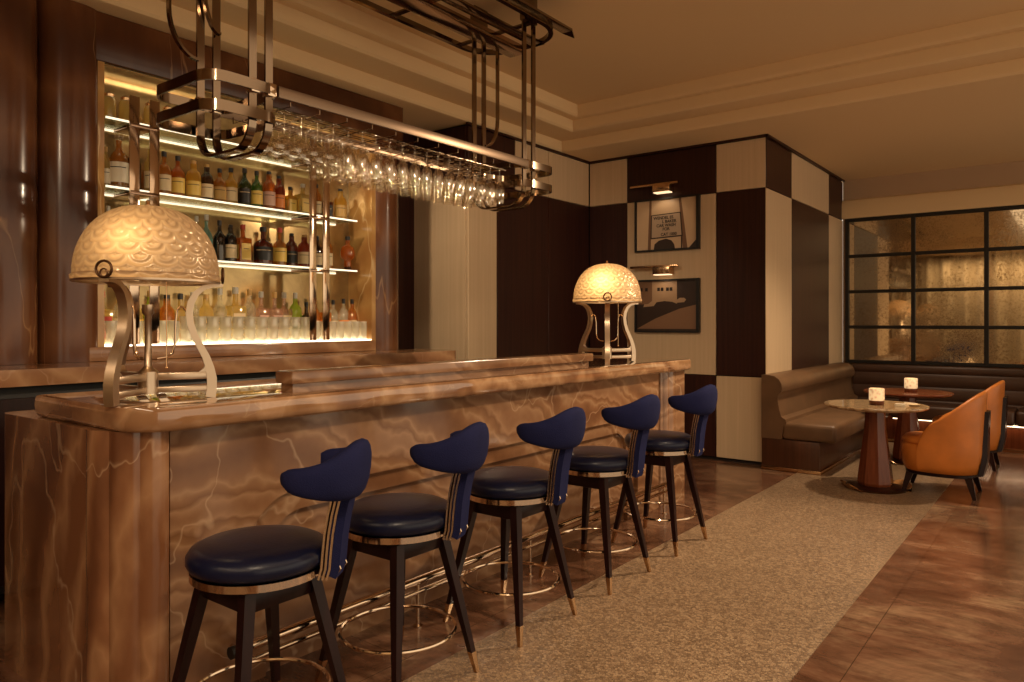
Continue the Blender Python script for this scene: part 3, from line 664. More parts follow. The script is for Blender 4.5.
# front panel with stepped arch recess
def arch(y0, y1, zt, r): return [(y0, 0.0)]+[(y0+r-r*math.cos(t), zt-r+r*math.sin(t)) for t in [PI/2*i/12 for i in range(13)]]+[(y1-r+r*math.sin(t), zt-r+r*math.cos(t)) for t in [PI/2*i/12 for i in range(13)]]+[(y1, 0.0)]
def framed(y0, y1, z1, ap, r, x0, x1):
    # flat stone frame around an arched opening, built as a strip of quads
    ya, yb, zt = ap[0][0], ap[-1][0], max(p[1] for p in ap)
    outer = []
    n = len(ap)
    for k, (a, b) in enumerate(ap):
        left = k < n/2
        yc = ya+r if left else yb-r
        ye = y0 if left else y1
        du, dv = abs(a-yc), max(0.0, b-(zt-r))
        if b == 0.0: outer.append((ye, 0.0)); continue
        if du >= dv: outer.append((ye, (zt-r)+(z1-(zt-r))*(dv/max(du, 1e-6))))
        else: outer.append((yc+(ye-yc)*(du/dv), z1))
    g = G()
    def V(x, pts): return [g.bm.verts.new((x, a, b)) for a, b in pts]
    A0, A1, B0, B1 = V(x0, ap), V(x1, ap), V(x0, outer), V(x1, outer)
    for k in range(n-1):
        for q in ((A1[k], A1[k+1], B1[k+1], B1[k]), (A0[k], B0[k], B0[k+1], A0[k+1]), (A0[k], A0[k+1], A1[k+1], A1[k]), (B0[k], B1[k], B1[k+1], B0[k+1])): g.bm.faces.new(q)
    g.bm.faces.new((A0[0], A1[0], B1[0], B0[0])); g.bm.faces.new((A0[-1], B0[-1], B1[-1], A1[-1]))
    return g
obj('front_panel', framed(1.27, 4.94, 1.0, arch(1.56, 4.62, 0.70, 0.22), 0.22, -2.55, -2.455), 'onyx', bar, True)
obj('front_panel', framed(1.50, 4.68, 0.72, arch(1.66, 4.52, 0.615, 0.17), 0.17, -2.57, -2.482), 'onyx', bar, True)
obj('front_panel', G().box(-2.58, -2.51, 1.5, 4.7, 0, 0.75), 'onyx', bar, True)
obj('carcass', G().box(-3.05, -2.56, 1.27, 5.0, 0.05, 0.99), 'black', bar, True)
def slab(x0, x1, y0, y1, z0, z1, rc, edge):
    # plan with rounded front corners, bullnose edge
    plan0 = [(x0, y0)]+arc(x1-rc, y0+rc, rc, -PI/2, 0, 8)+arc(x1-rc*0.3, y1-rc*0.3, rc*0.3, 0, PI/2, 6)+[(x0, y1)]
    g = G(); rings = []
    cx, cy = (x0+x1)/2, (y0+y1)/2
    def off(d):
        out = []
        n = len(plan0)
        for i, (a, b) in enumerate(plan0):
            p = Vector(plan0[i-1]); q = Vector(plan0[(i+1) % n]); c_ = Vector((a, b))
            t1 = (c_-p).normalized(); t2 = (q-c_).normalized(); t = (t1+t2)
            t = t.normalized() if t.length > 1e-6 else t1
            nrm = Vector((t.y, -t.x)); k = 1.0/max(0.6, (1+t1.dot(t2))/2)**0.5
            out.append((a-nrm.x*d*k, b-nrm.y*d*k))
        return out
    for i in range(9):
        th = -PI/2+PI*i/8
        d = edge*(1-max(0.0, math.cos(th))**(0.35 if th > 0 else 0.9)); z = (z0+z1)/2+(z1-z0)/2*math.sin(th)
        rings.append([(a, b, z) for a, b in off(d)])
    return g.loft(rings)
obj('bar_top', slab(-3.17, -2.36, 1.11, 5.335, 1.0, 1.085, 0.16, 0.020), 'onyx_top', bar, True, smooth=50)
rs = obj('raised_ledge', G().box(-2.525, -2.45, 1.76, 3.96, 1.085, 1.12), 'onyx', bar, True)
obj('ledge_cap', G().box(-2.54, -2.425, 1.74, 3.98, 1.12, 1.17, 0.008), 'onyx', rs, True)
# foot rail
fr = thing('foot_rail', 'double nickel foot rail running along the base of the bar', 'foot rail', (-2.35, 3.1, 0))
obj('upper_tube', G().tube([(-2.35, 1.44, 0.205), (-2.35, 4.86, 0.205)], 0.019), 'chrome', fr, True)
obj('lower_tube', G().tube([(-2.35, 1.46, 0.155), (-2.35, 4.86, 0.155)], 0.011), 'chrome', fr, True)
obj('end_cap', G().tube([(-2.35, 1.43, 0.205), (-2.35, 1.45, 0.205)], 0.022), 'black', fr, True)
for y in (1.5, 2.35, 3.2, 4.02, 4.82):
    obj('post', G().tube([(-2.35, y, 0), (-2.35, y, 0.19)], 0.009).lathe([(0.022, 0), (0.022, 0.006), (0, 0.006)], (-2.35, y, 0.0)), 'chrome', fr, True)
    obj('bracket', G().tube([(-2.35, y, 0.18), (-2.50, y, 0.18)], 0.008), 'chrome', fr, True)

# ------------------------------------------------------------ bar lamps
def lamp(x, y, label, rot, power, dx, dy):
    r = thing('table_lamp', label, 'lamp', (x, y, 1.086), rot)
    P = [(0.240, 0.425), (0.244, 0.432), (0.244, 0.44), (0.238, 0.446)]
    n = 18
    for i in range(n+1):
        th = PI/2*i/n
        P.append((0.238*math.cos(th)**0.82, 0.446+0.248*math.sin(th)**1.0))
    P[-1] = (0, 0.694)
    inner = [(max(0, a-0.004), b-0.004 if a < 0.2 else b) for a, b in P][::-1]
    sh = obj('lamp_shade', G().lathe(P, n=64, cap=False), 'shade', r, smooth=80)
    obj('finial', G().lathe([(0.012, 0.690), (0.012, 0.698), (0.005, 0.704), (0.008, 0.712), (0, 0.718)], n=12), 'brass', sh)
    obj('rim', G().lathe([(0.228, 0.418), (0.242, 0.418), (0.242, 0.425), (0.228, 0.425), (0.228, 0.418)], n=48, cap=False), 'pewter', r)
    for k in range(3):
        a = 2*PI*k/3
        path = [(0.250, 0.414), (0.22, 0.414), (0.185, 0.405), (0.158, 0.382), (0.142, 0.35), (0.135, 0.31), (0.140, 0.27), (0.152, 0.23), (0.172, 0.19), (0.192, 0.15), (0.205, 0.11), (0.212, 0.07), (0.212, 0.03), (0.208, 0.0)]
        hw = [0.005, 0.007, 0.009, 0.011, 0.012, 0.012, 0.012, 0.012, 0.012, 0.013, 0.015, 0.017, 0.017, 0.017]
        g = G().ribbon(path, hw, -0.017, 0.017, 'y')
        g.box(0.03, 0.20, -0.014, 0.014, 0.068, 0.094, 0.003).box(0.03, 0.20, -0.014, 0.014, 0.022, 0.044, 0.003)
        g.prism([(0.202, 0.094), (0.168, 0.094), (0.185, 0.108), (0.195, 0.14), (0.20, 0.15)], -0.014, 0.014, 'y')
        lg = obj('leg', g, 'pewter', r); lg.rotation_euler.z = a
        g = G()
        ring = [(0.250, 0.027*math.cos(t), 0.45+0.027*math.sin(t)) for t in [2*PI*i/20 for i in range(20)]]
        g.tube(ring, 0.0045, 8, True)
        ring = [(0.250, 0.013*math.cos(t), 0.438+0.013*math.sin(t)) for t in [2*PI*i/14 for i in range(14)]]
        g.tube(ring, 0.003, 6, True)
        rg = obj('ring_ornament', g, 'bronze', lg)
        # slim inner scroll rod
        g = G().tube([(0.13, 0.0, 0.31), (0.118, 0, 0.33), (0.105, 0, 0.335), (0.095, 0, 0.32), (0.09, 0, 0.28), (0.088, 0, 0.2), (0.08, 0, 0.165), (0.06, 0, 0.15), (0.03, 0, 0.145)], 0.004, 8)
        sr = obj('scroll_rod', g, 'chrome', r); sr.rotation_euler.z = a
    obj('hub', G().lathe([(0.034, 0.02), (0.034, 0.1), (0.02, 0.11), (0.012, 0.12), (0.012, 0.3), (0.02, 0.31), (0.02, 0.34), (0, 0.34)], n=16), 'pewter', r)
    obj('bulb', G().sphere((0, 0, 0.50), 0.03, 8), 'bulb', r)
    obj('pull_chain', G().tube([(0.06, -0.05, 0.42), (0.06, -0.05, 0.12)], 0.0018, 6).sphere((0.06, -0.05, 0.115), 0.006, 5), 'brass', r)
    d = bpy.data.lights.new('lamp_light', 'POINT'); d.energy = power; d.color = (1.0, 0.70, 0.36); d.shadow_soft_size = 0.03
    lo = bpy.data.objects.new('lamp_light', d); C.objects.link(lo); lo.parent = r; lo.location = (dx*math.cos(rot)+dy*math.sin(rot), -dx*math.sin(rot)+dy*math.cos(rot), 0.535)
lamp(-2.65, 1.29, 'large dome lamp with etched glass shade on the near end of the bar', math.radians(63), 1.0, 0.105, -0.105)
lamp(-2.65, 4.53, 'dome lamp with glowing etched glass shade on the far end of the bar', math.radians(61), 2.8, 0.05, -0.135)

# ------------------------------------------------------------ bar stools
STG = 'navy bar stools along the bar'
def stool_parts(root, phi):
    for sx in (-1, 1):
        for sy in (-1, 1):
            top = Vector((sx*0.115, sy*0.115, 0.575)); bot = Vector((sx*0.213, sy*0.213, 0.004))
            v = bot-top
            def sq(p, h): 
                return [(p.x-h, p.y-h, p.z), (p.x+h, p.y-h, p.z), (p.x+h, p.y+h, p.z), (p.x-h, p.y+h, p.z)]
            cut = top+v*0.855
            lg = obj('leg', G().loft([sq(top, 0.019), sq(top+v*0.4, 0.0165), sq(cut, 0.0115)]), 'leg_black', root, smooth=30)
            obj('foot_cap', G().loft([sq(cut, 0.0125), sq(bot, 0.008)]), 'brass', lg, smooth=30)
    # cross frame under the seat
    g = G()
    for s in (-1, 1):
        g.box(-0.12, 0.12, s*0.115-0.012, s*0.115+0.012, 0.51, 0.565, 0.003)
        g.box(s*0.115-0.012, s*0.115+0.012, -0.12, 0.12, 0.51, 0.565, 0.003)
    obj('apron', g, 'leg_black', root)
    obj('swivel_plate', G().lathe([(0.10, 0.56), (0.10, 0.585), (0, 0.585)], n=20), 'leg_black', root)
    obj('foot_ring', G().tube([(0.218*math.cos(t), 0.218*math.sin(t), 0.195) for t in [2*PI*i/48 for i in range(48)]], 0.0075, 8, True), 'chrome', root)
    obj('seat_band', G().lathe([(0.0, 0.582), (0.198, 0.582), (0.206, 0.585), (0.206, 0.608), (0, 0.608)], n=48), 'chrome', root)
    obj('seat', G().lathe([(0, 0.608), (0.190, 0.608), (0.207, 0.617), (0.217, 0.635), (0.216, 0.655), (0.204, 0.674), (0.18, 0.685), (0.12, 0.692), (0, 0.695)], n=48), 'navy_leather', root, smooth=80)
    # curved back post: path radial (x) versus z
    path = [(0.212, 0.585), (0.222, 0.61), (0.226, 0.66), (0.232, 0.72), (0.242, 0.78), (0.256, 0.84), (0.268, 0.88)]
    bp = obj('back_post', G().ribbon([(a+0.032, b) for a, b in path], 0.019, -0.036, 0.036, 'y'), 'navy_fabric', root)
    bp.rotation_euler.z = phi
    for s in (-1, 1):
        for d in (-0.004, 0.009, 0.022):
            pp = [(0.19, 0.598)]*0+[(a+d, b-0.01*(b < 0.6)) for a, b in path]
            y0 = s*0.037
            obj('chrome_strip', G().ribbon(pp, 0.0035, min(y0, y0+s*0.005), max(y0, y0+s*0.005), 'y'), 'nickel_bright', bp)
        obj('chrome_hook', G().tube([(0.262, s*0.03, 0.64), (0.275, s*0.03, 0.61), (0.262, s*0.03, 0.592), (0.225, s*0.03, 0.592)], 0.0035, 6), 'chrome', bp)
    obj('post_core', G().ribbon([(a+0.008, b) for a, b in path], 0.018, -0.033, 0.033, 'y'), 'leg_black', bp)
    # horseshoe pad
    rings = []
    n = 26
    for i in range(n+1):
        u = -1+2*i/n
        th = u*math.radians(110)
        cx, a, b = 0.19, 0.13, 0.17
        x = cx+a*math.cos(th); y = b*math.sin(th)
        e = 1-abs(u)**1.25
        hz = 0.036+0.056*max(0, e); ht = 0.026+0.010*e
        hz_k = 1.0
        if i in (0, n): hz_k = 0.62; ht *= 0.6
        elif i in (1, n-1): hz_k = 0.92; ht *= 0.9
        zt_ = 0.955+0.066*math.exp(-(u/0.46)**2); zb_ = 0.888-0.056*(1-abs(u)**1.6); zc = (zt_+zb_)/2; hz = (zt_-zb_)/2*(hz_k)
        nx, ny = math.cos(th), math.sin(th)
        lean = 0.10
        rr = []
        for k in range(16):
            t = 2*PI*k/16
            c_, s_ = math.cos(t), math.sin(t)
            dn = ht*abs(c_)**0.8*(1 if c_ > 0 else -1); dz = hz*abs(s_)**0.85*(1 if s_ > 0 else -1)
            rr.append((x+nx*(dn+dz*lean), y+ny*(dn+dz*lean), zc+dz))
        rings.append(rr)
    pd = obj('backrest', G().loft(rings), 'navy_fabric', root, smooth=80)
    pd.rotation_euler.z = phi
for (y, ph), lb in zip([(1.36, 33), (1.965, 18), (2.67, 5), (3.415, 0), (4.18, 0)],
        ['nearest navy bar stool, its curved back turned most towards the right', 'second navy bar stool from the near end of the bar',
         'middle navy bar stool of the five along the bar', 'fourth navy bar stool, beside the farthest one', 'farthest navy bar stool, in front of the far pillar of the bar']):
    r = thing('bar_stool', lb, 'bar stool', (-2.07, y, 0.0), 0, STG)
    r.location.z = 0.0
    stool_parts(r, math.radians(ph)); r.scale = (1, 1, 0.975)

# ------------------------------------------------------------ hanging glass rack
XF, XB, Y0, Y1 = -2.82, -3.24, 1.60, 4.10
rk = thing('glass_rack', 'long polished nickel rack hanging from the ceiling above the bar', 'rack', (-3.03, 2.85, 3.5))
def rrect(x0, x1, y0, y1, r, n=6):
    return arc(x1-r, y0+r, r, -PI/2, 0, n)+arc(x1-r, y1-r, r, 0, PI/2, n)+arc(x0+r, y1-r, r, PI/2, PI, n)+arc(x0+r, y0+r, r, PI, 1.5*PI, n)
for xx in (XF+0.03, XB-0.03):
    obj('long_rail', G().box(xx-0.005, xx+0.005, 1.93, 3.78, 2.352, 2.402, 0.002), 'rail', rk, True)
for a, b in ((Y0, 1.95), (3.745, Y1)):
    obj('hoop', G().ribbon(rrect(XB-0.03, XF+0.03, a, b, 0.09), 0.005, 2.357, 2.402, 'z', True), 'rack', rk, True)
for a, b in ((Y0, 1.95), (3.745, Y1)):
    obj('hoop', G().ribbon(rrect(XB-0.03, XF+0.03, a, b, 0.09), 0.005, 2.235, 2.28, 'z', True), 'rack', rk, True)
for yy in (1.82, 1.90, 3.775, 3.875):
    path = [(XF, 3.30), (XF, 2.30)]+[(XF-0.12+0.12*math.cos(t), 2.24+0.12*math.sin(t)) for t in [-PI/2*i/8 for i in range(9)]]+[(XB+0.12-0.12*math.sin(t), 2.24-0.12*math.cos(t)) for t in [PI/2*i/8 for i in range(9)]]+[(XB, 2.30), (XB, 3.30)]
    obj('hanger_strap', G().ribbon(path, 0.006, yy-0.018, yy+0.018, 'y'), 'rack', rk, True)
for s, yy in ((1, 1.82), (-1, 3.875)):
    y_o = yy-s*0.15
    path = [(y_o, 3.30), (y_o, 2.78)]+[(y_o+s*0.14*(1-math.cos(t)), 2.78-0.20*math.sin(t)) for t in [PI/2*i/8 for i in range(9)]]
    obj('curved_strap', G().ribbon(path, 0.006, XB-0.012, XB+0.012, 'x'), 'rack', rk, True)
path = [(1.82, 3.30), (1.82, 2.92)]+[(1.82+0.08*(1-math.cos(t)), 2.92-0.2*math.sin(t)) for t in [PI/2*i/8 for i in range(9)]]
obj('curved_strap', G().ribbon(path, 0.006, XB+0.02, XB+0.044, 'x'), 'rack', rk, True)
# clamps where straps meet hoops
for yy in (1.82, 1.90, 3.775, 3.875):
    for x in (XF, XB):
        obj('clamp', G().box(x-0.016, x+0.03 if x == XF else x+0.016, yy-0.021, yy+0.021, 2.35, 2.407, 0.003), 'chrome', rk, True)
# top frame
tf = obj('top_frame', G().ribbon(rrect(-3.43, -2.74, 0.9, 4.14, 0.26, 10), 0.016, 3.285, 3.315, 'z', True), 'rack', rk, True)
obj('cross_strip', (lambda g: ([g.box(-3.42, -2.75, y-0.02, y+0.02, 3.29, 3.30) for y in (1.86, 2.55, 3.2, 3.825)], g)[1])(G()), 'rack', tf, True)
obj('centre_channel', G().box(-3.20, -3.06, 0.95, 4.12, 3.24, 3.29, 0.004), 'chrome_dark', tf, True)
obj('centre_strip', G().box(-3.02, -2.93, 0.95, 4.16, 3.285, 3.30, 0.002), 'rack', tf, True)
obj('front_strip', G().box(-2.77, -2.69, 0.9, 4.14, 3.316, 3.332, 0.002).prism([(-2.77, 4.14), (-2.69, 4.14), (-2.75, 4.26)], 3.316, 3.332, 'z'), 'rack', tf, True)
for yy in (1.86, 3.825):
    for x in (XF, XB):
        obj('ceiling_rod', G().box(x-0.02, x+0.02, yy-0.07, yy+0.07, 3.30, 3.50, 0.003), 'rack', rk, True)
# wire grid that holds the glasses
XG = (-2.89, -2.98, -3.07, -3.16)
g = G()
for x in XG:
    for d in (-0.014, 0.014):
        g.tube([(x+d, 1.98, 2.325), (x+d, 3.66, 2.325)], 0.0025, 6)
for y in [2.0+0.16*i for i in range(11)]:
    g.tube([(XB-0.02, y, 2.33), (XF+0.02, y, 2.33)], 0.0025, 6)
    for x in (XB-0.02, XF+0.02): g.tube([(x, y, 2.33), (x, y, 2.36)], 0.0025, 6)
obj('wire_grid', g, 'rack', rk, True)
coupe = proto('coupe_glass', G().lathe([(0.034, 0.0), (0.034, -0.003), (0.005, -0.008), (0.004, -0.10), (0.02, -0.112), (0.045, -0.135), (0.048, -0.155), (0.046, -0.155), (0.042, -0.137), (0.0, -0.116)], n=16, cap=False), 'glass')
flute = proto('wine_glass', G().lathe([(0.034, 0.0), (0.034, -0.003), (0.005, -0.008), (0.004, -0.075), (0.012, -0.085), (0.028, -0.115), (0.033, -0.15), (0.030, -0.215), (0.0285, -0.215), (0.031, -0.15), (0.026, -0.118), (0.0, -0.088)], n=16, cap=False), 'glass')
RN = ['row nearest the stools', 'second row from the stools', 'third row from the stools', 'row nearest the bottles']
for r_, x in enumerate(XG):
    for i in range(18):
        y = 2.03+0.093*i
        if i < 4: place(coupe, (x, y, 2.326), f'coupe glass hanging in the {RN[r_]}, {ORD[i]} from the near end', 'glass', 'coupe glasses hanging from the rack')
        else: place(flute, (x, y, 2.326), f'wine glass hanging in the {RN[r_]}, {ORD[i]} from the near end', 'glass', 'wine glasses hanging from the rack')

# ------------------------------------------------------------ pictures on the wall
def quad(parent, name, m, pts, d, xc, zc, yw):
    g = G(); g.prism([(xc+a, zc+b) for a, b in pts], yw-d-0.0006, yw-d, 'y'); return obj(name, g, m, parent, True)
def frame(z0, z1, label):
    x0, x1, y = -3.735, -3.015, 6.998
    r = thing('framed_photograph', label, 'picture', ((x0+x1)/2, y, z0))
    e = 0.018
    obj('picture_frame', G().box(x0, x1, y-0.045, y, z1-e, z1).box(x0, x1, y-0.045, y, z0, z0+e).box(x0, x0+e, y-0.045, y, z0+e, z1-e).box(x1-0.03, x1, y-0.045, y, z0+e, z1-e), 'black', r, True)
    return r, (x0+x1)/2-0.006, (z0+z1)/2, y-0.02
f1, xc, zc, yw = frame(2.105, 2.655, 'framed photograph of a roadside letter sign between two poles, the upper of two pictures')
HW, HH = 0.336, 0.258
pr_ = quad(f1, 'print', 'ph_sky', [(-HW, -HH), (HW, -HH), (HW, HH), (-HW, HH)], 0, xc, zc, yw)
quad(pr_, 'left_pole', 'ph_mid', [(-0.21, -HH), (-0.175, -HH), (-0.165, HH), (-0.19, HH)], 0.001, xc, zc, yw)
quad(pr_, 'right_pole', 'ph_mid', [(0.185, -HH), (0.235, -HH), (0.165, HH), (0.14, HH)], 0.001, xc, zc, yw)
quad(pr_, 'sign_border', 'ph_dark', [(-0.178, -0.145), (0.185, -0.135), (0.165, 0.115), (-0.172, 0.105)], 0.002, xc, zc, yw)
quad(pr_, 'sign_board', 'ph_sign', [(-0.164, -0.132), (0.17, -0.122), (0.152, 0.105), (-0.160, 0.096)], 0.003, xc, zc, yw)
quad(pr_, 'bush', 'ph_dark', [(-0.14, -HH), (-0.13, -0.2), (-0.08, -0.165), (0.0, -0.15), (0.06, -0.17), (0.09, -0.21), (0.1, -HH)], 0.004, xc, zc, yw)
quad(pr_, 'dark_corner', 'ph_dark', [(0.25, -HH), (HW, -HH), (HW, -0.17)], 0.003, xc, zc, yw)
quad(pr_, 'post', 'ph_dark', [(0.165, -HH), (0.18, -HH), (0.18, -0.13), (0.165, -0.13)], 0.003, xc, zc, yw)
def text(s, size, x, z, y, m, parent):
    cu = bpy.data.curves.new('lettering', 'FONT'); cu.body = s; cu.size = size; cu.align_x = 'CENTER'; cu.extrude = 0.0004; cu.offset = 0.0012
    t = bpy.data.objects.new('lettering', cu); C.objects.link(t)
    dg = bpy.context.evaluated_depsgraph_get(); me = bpy.data.meshes.new_from_object(t.evaluated_get(dg))
    bpy.data.objects.remove(t)
    me.transform(Matrix.Rotation(PI/2, 4, 'X')); me.transform(Matrix.Translation(Vector((x, y, z))-wloc(parent)))
    me.materials.clear(); me.materials.append(M[m])
    o = bpy.data.objects.new('lettering', me); C.objects.link(o); o.parent = parent
for s, zz, xx in (('WENDEL ES', 0.055, -0.03), ('L BAKER', 0.015, 0.035), ('CAR WASH', -0.025, 0.0), ('FOR', -0.063, 0.0), ('CAT 1000', -0.118, 0.03)):
    text(s, 0.042, xc+xx, zc+zz, yw-0.0045, 'ph_black', pr_)
f2, xc, zc, yw = frame(1.262, 1.812, 'framed photograph of a car parked on a street, the lower of two pictures')
pr_ = quad(f2, 'print', 'ph_dark', [(-HW, -HH), (HW, -HH), (HW, HH), (-HW, HH)], 0, xc, zc, yw)
quad(pr_, 'building', 'ph_light', [(-0.16, 0.0), (0.12, 0.02), (0.12, HH), (-0.16, HH)], 0.001, xc, zc, yw)
quad(pr_, 'low_building', 'ph_mid', [(-HW, 0.02), (-0.16, 0.02), (-0.16, HH), (-HW, HH)], 0.001, xc, zc, yw)
quad(pr_, 'pavement', 'ph_pave', [(-HW, -HH+0.02), (HW, -HH+0.02), (HW, 0.01), (0.15, -0.03), (-0.12, -0.13)], 0.001, xc, zc, yw)
for x_ in (-0.30, -0.24, -0.10, -0.06, 0.0, 0.04): quad(pr_, 'window_shape', 'ph_black', [(x_, 0.155), (x_+0.03, 0.155), (x_+0.03, 0.19), (x_, 0.19)], 0.002, xc, zc, yw)
quad(pr_, 'car_body', 'ph_dark', [(-0.24, -0.09), (0.08, -0.05), (0.14, -0.01), (0.12, 0.02), (0.07, 0.04), (-0.02, 0.05), (-0.26, 0.02), (-0.27, -0.06)], 0.002, xc, zc, yw)
quad(pr_, 'car_roof', 'ph_light', [(-0.25, 0.02), (-0.2, 0.025), (-0.13, 0.075), (0.02, 0.08), (0.09, 0.04), (0.05, 0.045), (0.0, 0.07), (-0.09, 0.065), (-0.12, 0.025), (-0.14, 0.0), (-0.26, -0.01)], 0.003, xc, zc, yw)
quad(pr_, 'second_car', 'ph_light', [(0.12, 0.03), (0.2, 0.035), (0.22, 0.06), (0.2, 0.08), (0.15, 0.08), (0.12, 0.06)], 0.003, xc, zc, yw)
def picture_light(z, label):
    r = thing('picture_light', label, 'picture light', (-3.42, 6.998, z))
    obj('arm_bar', G().box(-3.76, -3.22, 6.90, 6.93, z+0.03, z+0.055, 0.004), 'brass', r, True)
    h = obj('lamp_head', G().box(-3.49, -3.30, 6.88, 6.998, z-0.04, z+0.045, 0.006), 'brass', r, True)
    obj('diffuser', G().box(-3.48, -3.31, 6.885, 6.97, z-0.048, z-0.040), 'led_warm', h, True)
    light('SPOT', (-3.39, 6.84, z-0.07), 0.7, size=0.03, target=(-3.39, 6.99, z-0.5), spot=130)
picture_light(2.745, 'slim brass picture light on the dark panel above the upper picture')
picture_light(1.90, 'slim brass picture light between the two pictures')

# ------------------------------------------------------------ banquettes
bq = thing('banquette', 'brown leather banquette end running along the chequered side wall', 'banquette', (-2.05, 8.3, 0))
YS = 6.86
obj('plinth', G().box(-2.355, -1.84, YS, 9.84, 0.035, 0.29, 0.004), 'plinth_wood', bq, True)
obj('base_strip', G().box(-2.356, -1.825, YS-0.012, 9.2, 0.001, 0.035, 0.003), 'brass', bq, True)
def cushion(x0, x1, y0, y1, z0, z1): return G().box(x0, x1, y0, y1, z0, z1, 0.035, 4)
obj('seat_cushion', cushion(-2.17, -1.70, YS-0.005, 9.13, 0.291, 0.45), 'brown_leather', bq, True, smooth=80)
prof_b = [(-2.355, 0.291), (-2.17, 0.291), (-2.155, 0.40), (-2.145, 0.42), (-2.128, 0.45), (-2.135, 0.475), (-2.155, 0.485), (-2.175, 0.50), (-2.19, 0.56), (-2.205, 0.64), (-2.205, 0.69), (-2.195, 0.71), (-2.175, 0.725), (-2.165, 0.76), (-2.172, 0.80), (-2.195, 0.84), (-2.235, 0.868), (-2.29, 0.878), (-2.355, 0.875)]
obj('backrest', G().prism(prof_b, YS-0.005, 9.62, 'y'), 'brown_leather', bq, True, smooth=35)
bq = thing('banquette', 'long dark leather banquette below the antique mirror', 'banquette', (0.3, 9.5, 0))
obj('plinth', G().box(-1.83, 3.0, 9.32, 9.84, 0.035, 0.29, 0.004), 'table_wood', bq, True)
obj('base_strip', G().box(-1.82, 3.0, 9.305, 9.32, 0.001, 0.04, 0.003), 'brass', bq, True)
for k in range(4):
    obj('seat_cushion', cushion(-1.695+k*1.17, -0.53+k*1.17, 9.15, 9.70, 0.291, 0.45), 'dark_leather', bq, True, smooth=80)
pb = [(9.855, 0.291), (9.66, 0.291)]
for a, b in ((0.291, 0.455), (0.455, 0.61), (0.61, 0.765), (0.765, 0.860)):
    for i in range(1, 7):
        t = PI*i/7; pb.append((9.66-0.028*math.sin(t)+0.03*((a+b)/2-0.3)/0.5, a+(b-a)*(1-math.cos(t))/2))
pb += [(9.72, 0.863), (9.855, 0.863)]
obj('backrest', G().prism(pb, -2.2, 3.0, 'x'), 'dark_leather', bq, True, smooth=35)
obj('light_strip', G().box(-1.68, 3.0, 9.24, 9.27, 0.276, 0.288), 'led_under', bq, True)

# ------------------------------------------------------------ tables
def table(x, y, label, top):
    r = thing('pedestal_table', label, 'table', (x, y, 0.003))
    obj('tabletop', G().lathe([(0, 0.655), (0.34, 0.655), (0.385, 0.668), (0.392, 0.678), (0.388, 0.688), (0, 0.688)], n=64), top, r)
    g = G(); R_ = [(0.128, 0.028), (0.136, 0.05), (0.134, 0.09), (0.085, 0.48), (0.074, 0.64), (0.085, 0.655)]
    g.loft([[(a*math.cos(2*PI*(k+0.5)/8), a*math.sin(2*PI*(k+0.5)/8), z) for k in range(8)] for a, z in R_])
    obj('pedestal', g, 'table_wood', r, smooth=20)
    b = obj('base', G().lathe([(0, 0.0), (0.235, 0.0), (0.24, 0.012), (0.18, 0.026), (0, 0.028)], n=40), 'bronze', r)
    for s in (-1, 1):
        g = G(); rings = []
        for i in range(17):
            u = -1+2*i/16; th = u*0.75+(0 if s > 0 else PI)
            h = 0.05*(1-u*u); a = 0.232
            ca, sa = math.cos(th), math.sin(th)
            rings.append([((a-0.014)*ca, (a-0.014)*sa, 0.006), ((a+0.03)*ca, (a+0.03)*sa, 0.010+h), ((a+0.036)*ca, (a+0.036)*sa, 0.006+h*0.9), ((a+0.004)*ca, (a+0.004)*sa, 0.0)])
        o_ = obj('upturned_lip', g.loft(rings), 'brass', b, smooth=50); o_.rotation_euler.z = math.radians(37.7)
    return r
table(-1.335, 6.62, 'round stone topped table on a faceted walnut pedestal, nearer of the two tables', 'tabletop')
table(-1.335, 8.06, 'round walnut topped table nearer the mirror', 'table_wood')
def candle(x, y, label):
    r = thing('candle_holder', label, 'candle holder', (x, y, 0.6915))
    obj('wooden_base', G().lathe([(0, 0), (0.054, 0), (0.056, 0.004), (0.056, 0.034), (0, 0.034)], n=28), 'table_wood', r)
    obj('glass_cylinder', G().lathe([(0.054, 0.034), (0.058, 0.04), (0.058, 0.128), (0.055, 0.133), (0.052, 0.128), (0.052, 0.04), (0, 0.038)], n=28, cap=False), 'candle', r)
    obj('candle_flame', G().lathe([(0, 0.05), (0.008, 0.062), (0, 0.09)], n=8), 'bulb', r)
candle(-1.32, 6.60, 'glowing candle holder on the nearer table')
candle(-1.30, 8.02, 'glowing candle holder on the table nearer the mirror')
tag(obj('menu_card', G().box(-0.035, 0.035, -0.03, 0.03, 0, 0.022, 0.002), 'p_white', None, False, (-1.14, 6.56, 0.6915)), 'small cream card box on the nearer table', 'card')
dd = thing('dish', 'small shallow dish near the edge of the nearer table', 'dish', (-1.06, 6.66, 0.6915))
obj('bowl', G().lathe([(0, 0), (0.03, 0), (0.048, 0.014), (0.045, 0.014), (0.028, 0.005), (0, 0.004)], n=24), 'p_cream', dd)

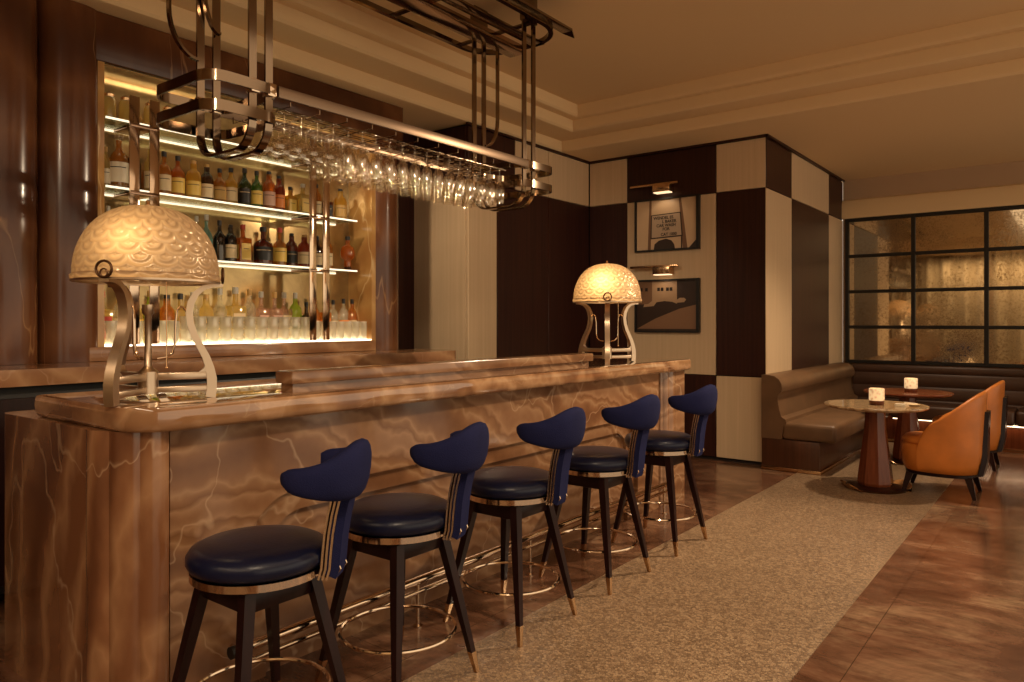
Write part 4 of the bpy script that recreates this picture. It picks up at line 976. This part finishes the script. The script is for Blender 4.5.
# ------------------------------------------------------------ armchairs
def armchair(x, y, rot, label):
    r = thing('armchair', label, 'armchair', (x, y, 0.0), rot, 'orange leather armchairs')
    # local: faces -x ; plan outline: rounded front, barrel back
    def outl(s, n=40, ax=0.29, ay=0.29, dx=0.0):
        return [(s*ax*math.copysign(abs(math.cos(t))**0.75, math.cos(t))+dx, s*ay*math.copysign(abs(math.sin(t))**0.75, math.sin(t))) for t in [2*PI*i/n for i in range(n)]]
    R_ = []
    for s, z in ((0.84, 0.175), (0.90, 0.19), (0.955, 0.24), (0.985, 0.32), (0.97, 0.375), (0.93, 0.395)):
        R_.append([(a, b, z) for a, b in outl(s)])
    obj('seat_body', G().loft(R_), 'orange_leather', r, smooth=80)
    R_ = [[(a, b, z) for a, b in outl(s, 40, 0.265, 0.255, -0.015)] for s, z in ((0.96, 0.392), (1.0, 0.405), (1.0, 0.425), (0.93, 0.445), (0.5, 0.455))]
    obj('seat_cushion', G().loft(R_), 'orange_leather', r, smooth=80)
    R_ = [[(a, b, z) for a, b in outl(s)] for s, z in ((0.86, 0.155), (0.88, 0.16), (0.88, 0.178), (0.86, 0.182))]
    obj('base_frame', G().loft(R_), 'leg_black', r, smooth=50)
    # shell back: from th=-118..118 degrees around +x
    rings = []
    n = 44
    for i in range(n+1):
        th = math.radians(-112+224*i/n)
        u = abs(th)/math.radians(112)
        top = 0.40+0.425*max(0, 1-u**2.0)**0.72
        ca, sa = math.cos(th), math.sin(th)
        ex, ey = 0.29*math.copysign(abs(ca)**0.78, ca), 0.29*math.copysign(abs(sa)**0.78, sa)
        ring = []
        prof_ = []
        for j in range(9):
            v = j/8; z = 0.185+(top-0.02-0.185)*v
            k = 0.90+0.09*min(1, v*4)+0.05*max(0, ca)*max(0, (z-0.40))/0.43
            prof_.append((k+0.03, z))
        prof_in = [(k-0.16*(1-0.25*v), z) for v, (k, z) in zip([j/8 for j in range(9)], prof_)]
        outer = prof_; inner = prof_in[::-1]
        kk = prof_[-1][0]
        cap_ = [(kk-0.02, top-0.004), (kk-0.065, top), (kk-0.115, top-0.006)]
        for k, z in outer+cap_+inner: ring.append((ex*k, ey*k, z))
        rings.append(ring)
    obj('shell_back', G().loft(rings), 'orange_leather', r, smooth=80)
    # dark wooden spine up the rear
    rings = []
    for j in range(9):
        v = j/8; z = 0.17+0.50*v; k = 0.93+0.09*min(1, v*4)+0.05*max(0, z-0.40)/0.43
        xx = 0.29*(k+0.025); wd = 0.13*(1-0.35*v)
        rings.append([(xx-0.02, -wd, z), (xx+0.016, -wd*0.9, z), (xx+0.016, wd*0.9, z), (xx-0.02, wd, z)])
    obj('back_spine', G().loft(rings), 'leg_black', r)
    for sx, sy in ((-1, -1), (-1, 1), (1, -1), (1, 1)):
        t = Vector((sx*0.20, sy*0.165, 0.165)); b = Vector((sx*0.245-0.0, sy*0.2, 0.002))
        def sq(p, h): return [(p.x-h, p.y-h, p.z), (p.x+h, p.y-h, p.z), (p.x+h, p.y+h, p.z), (p.x-h, p.y+h, p.z)]
        obj('leg', G().loft([sq(t, 0.027), sq(b, 0.013)]), 'leg_black', r, smooth=30)
armchair(-0.885, 6.83, 0.0, 'orange leather barrel armchair nearer the camera, drawn up to the nearer table')
armchair(-0.865, 8.24, 0.0, 'orange leather barrel armchair behind the other, drawn up to the table by the mirror')
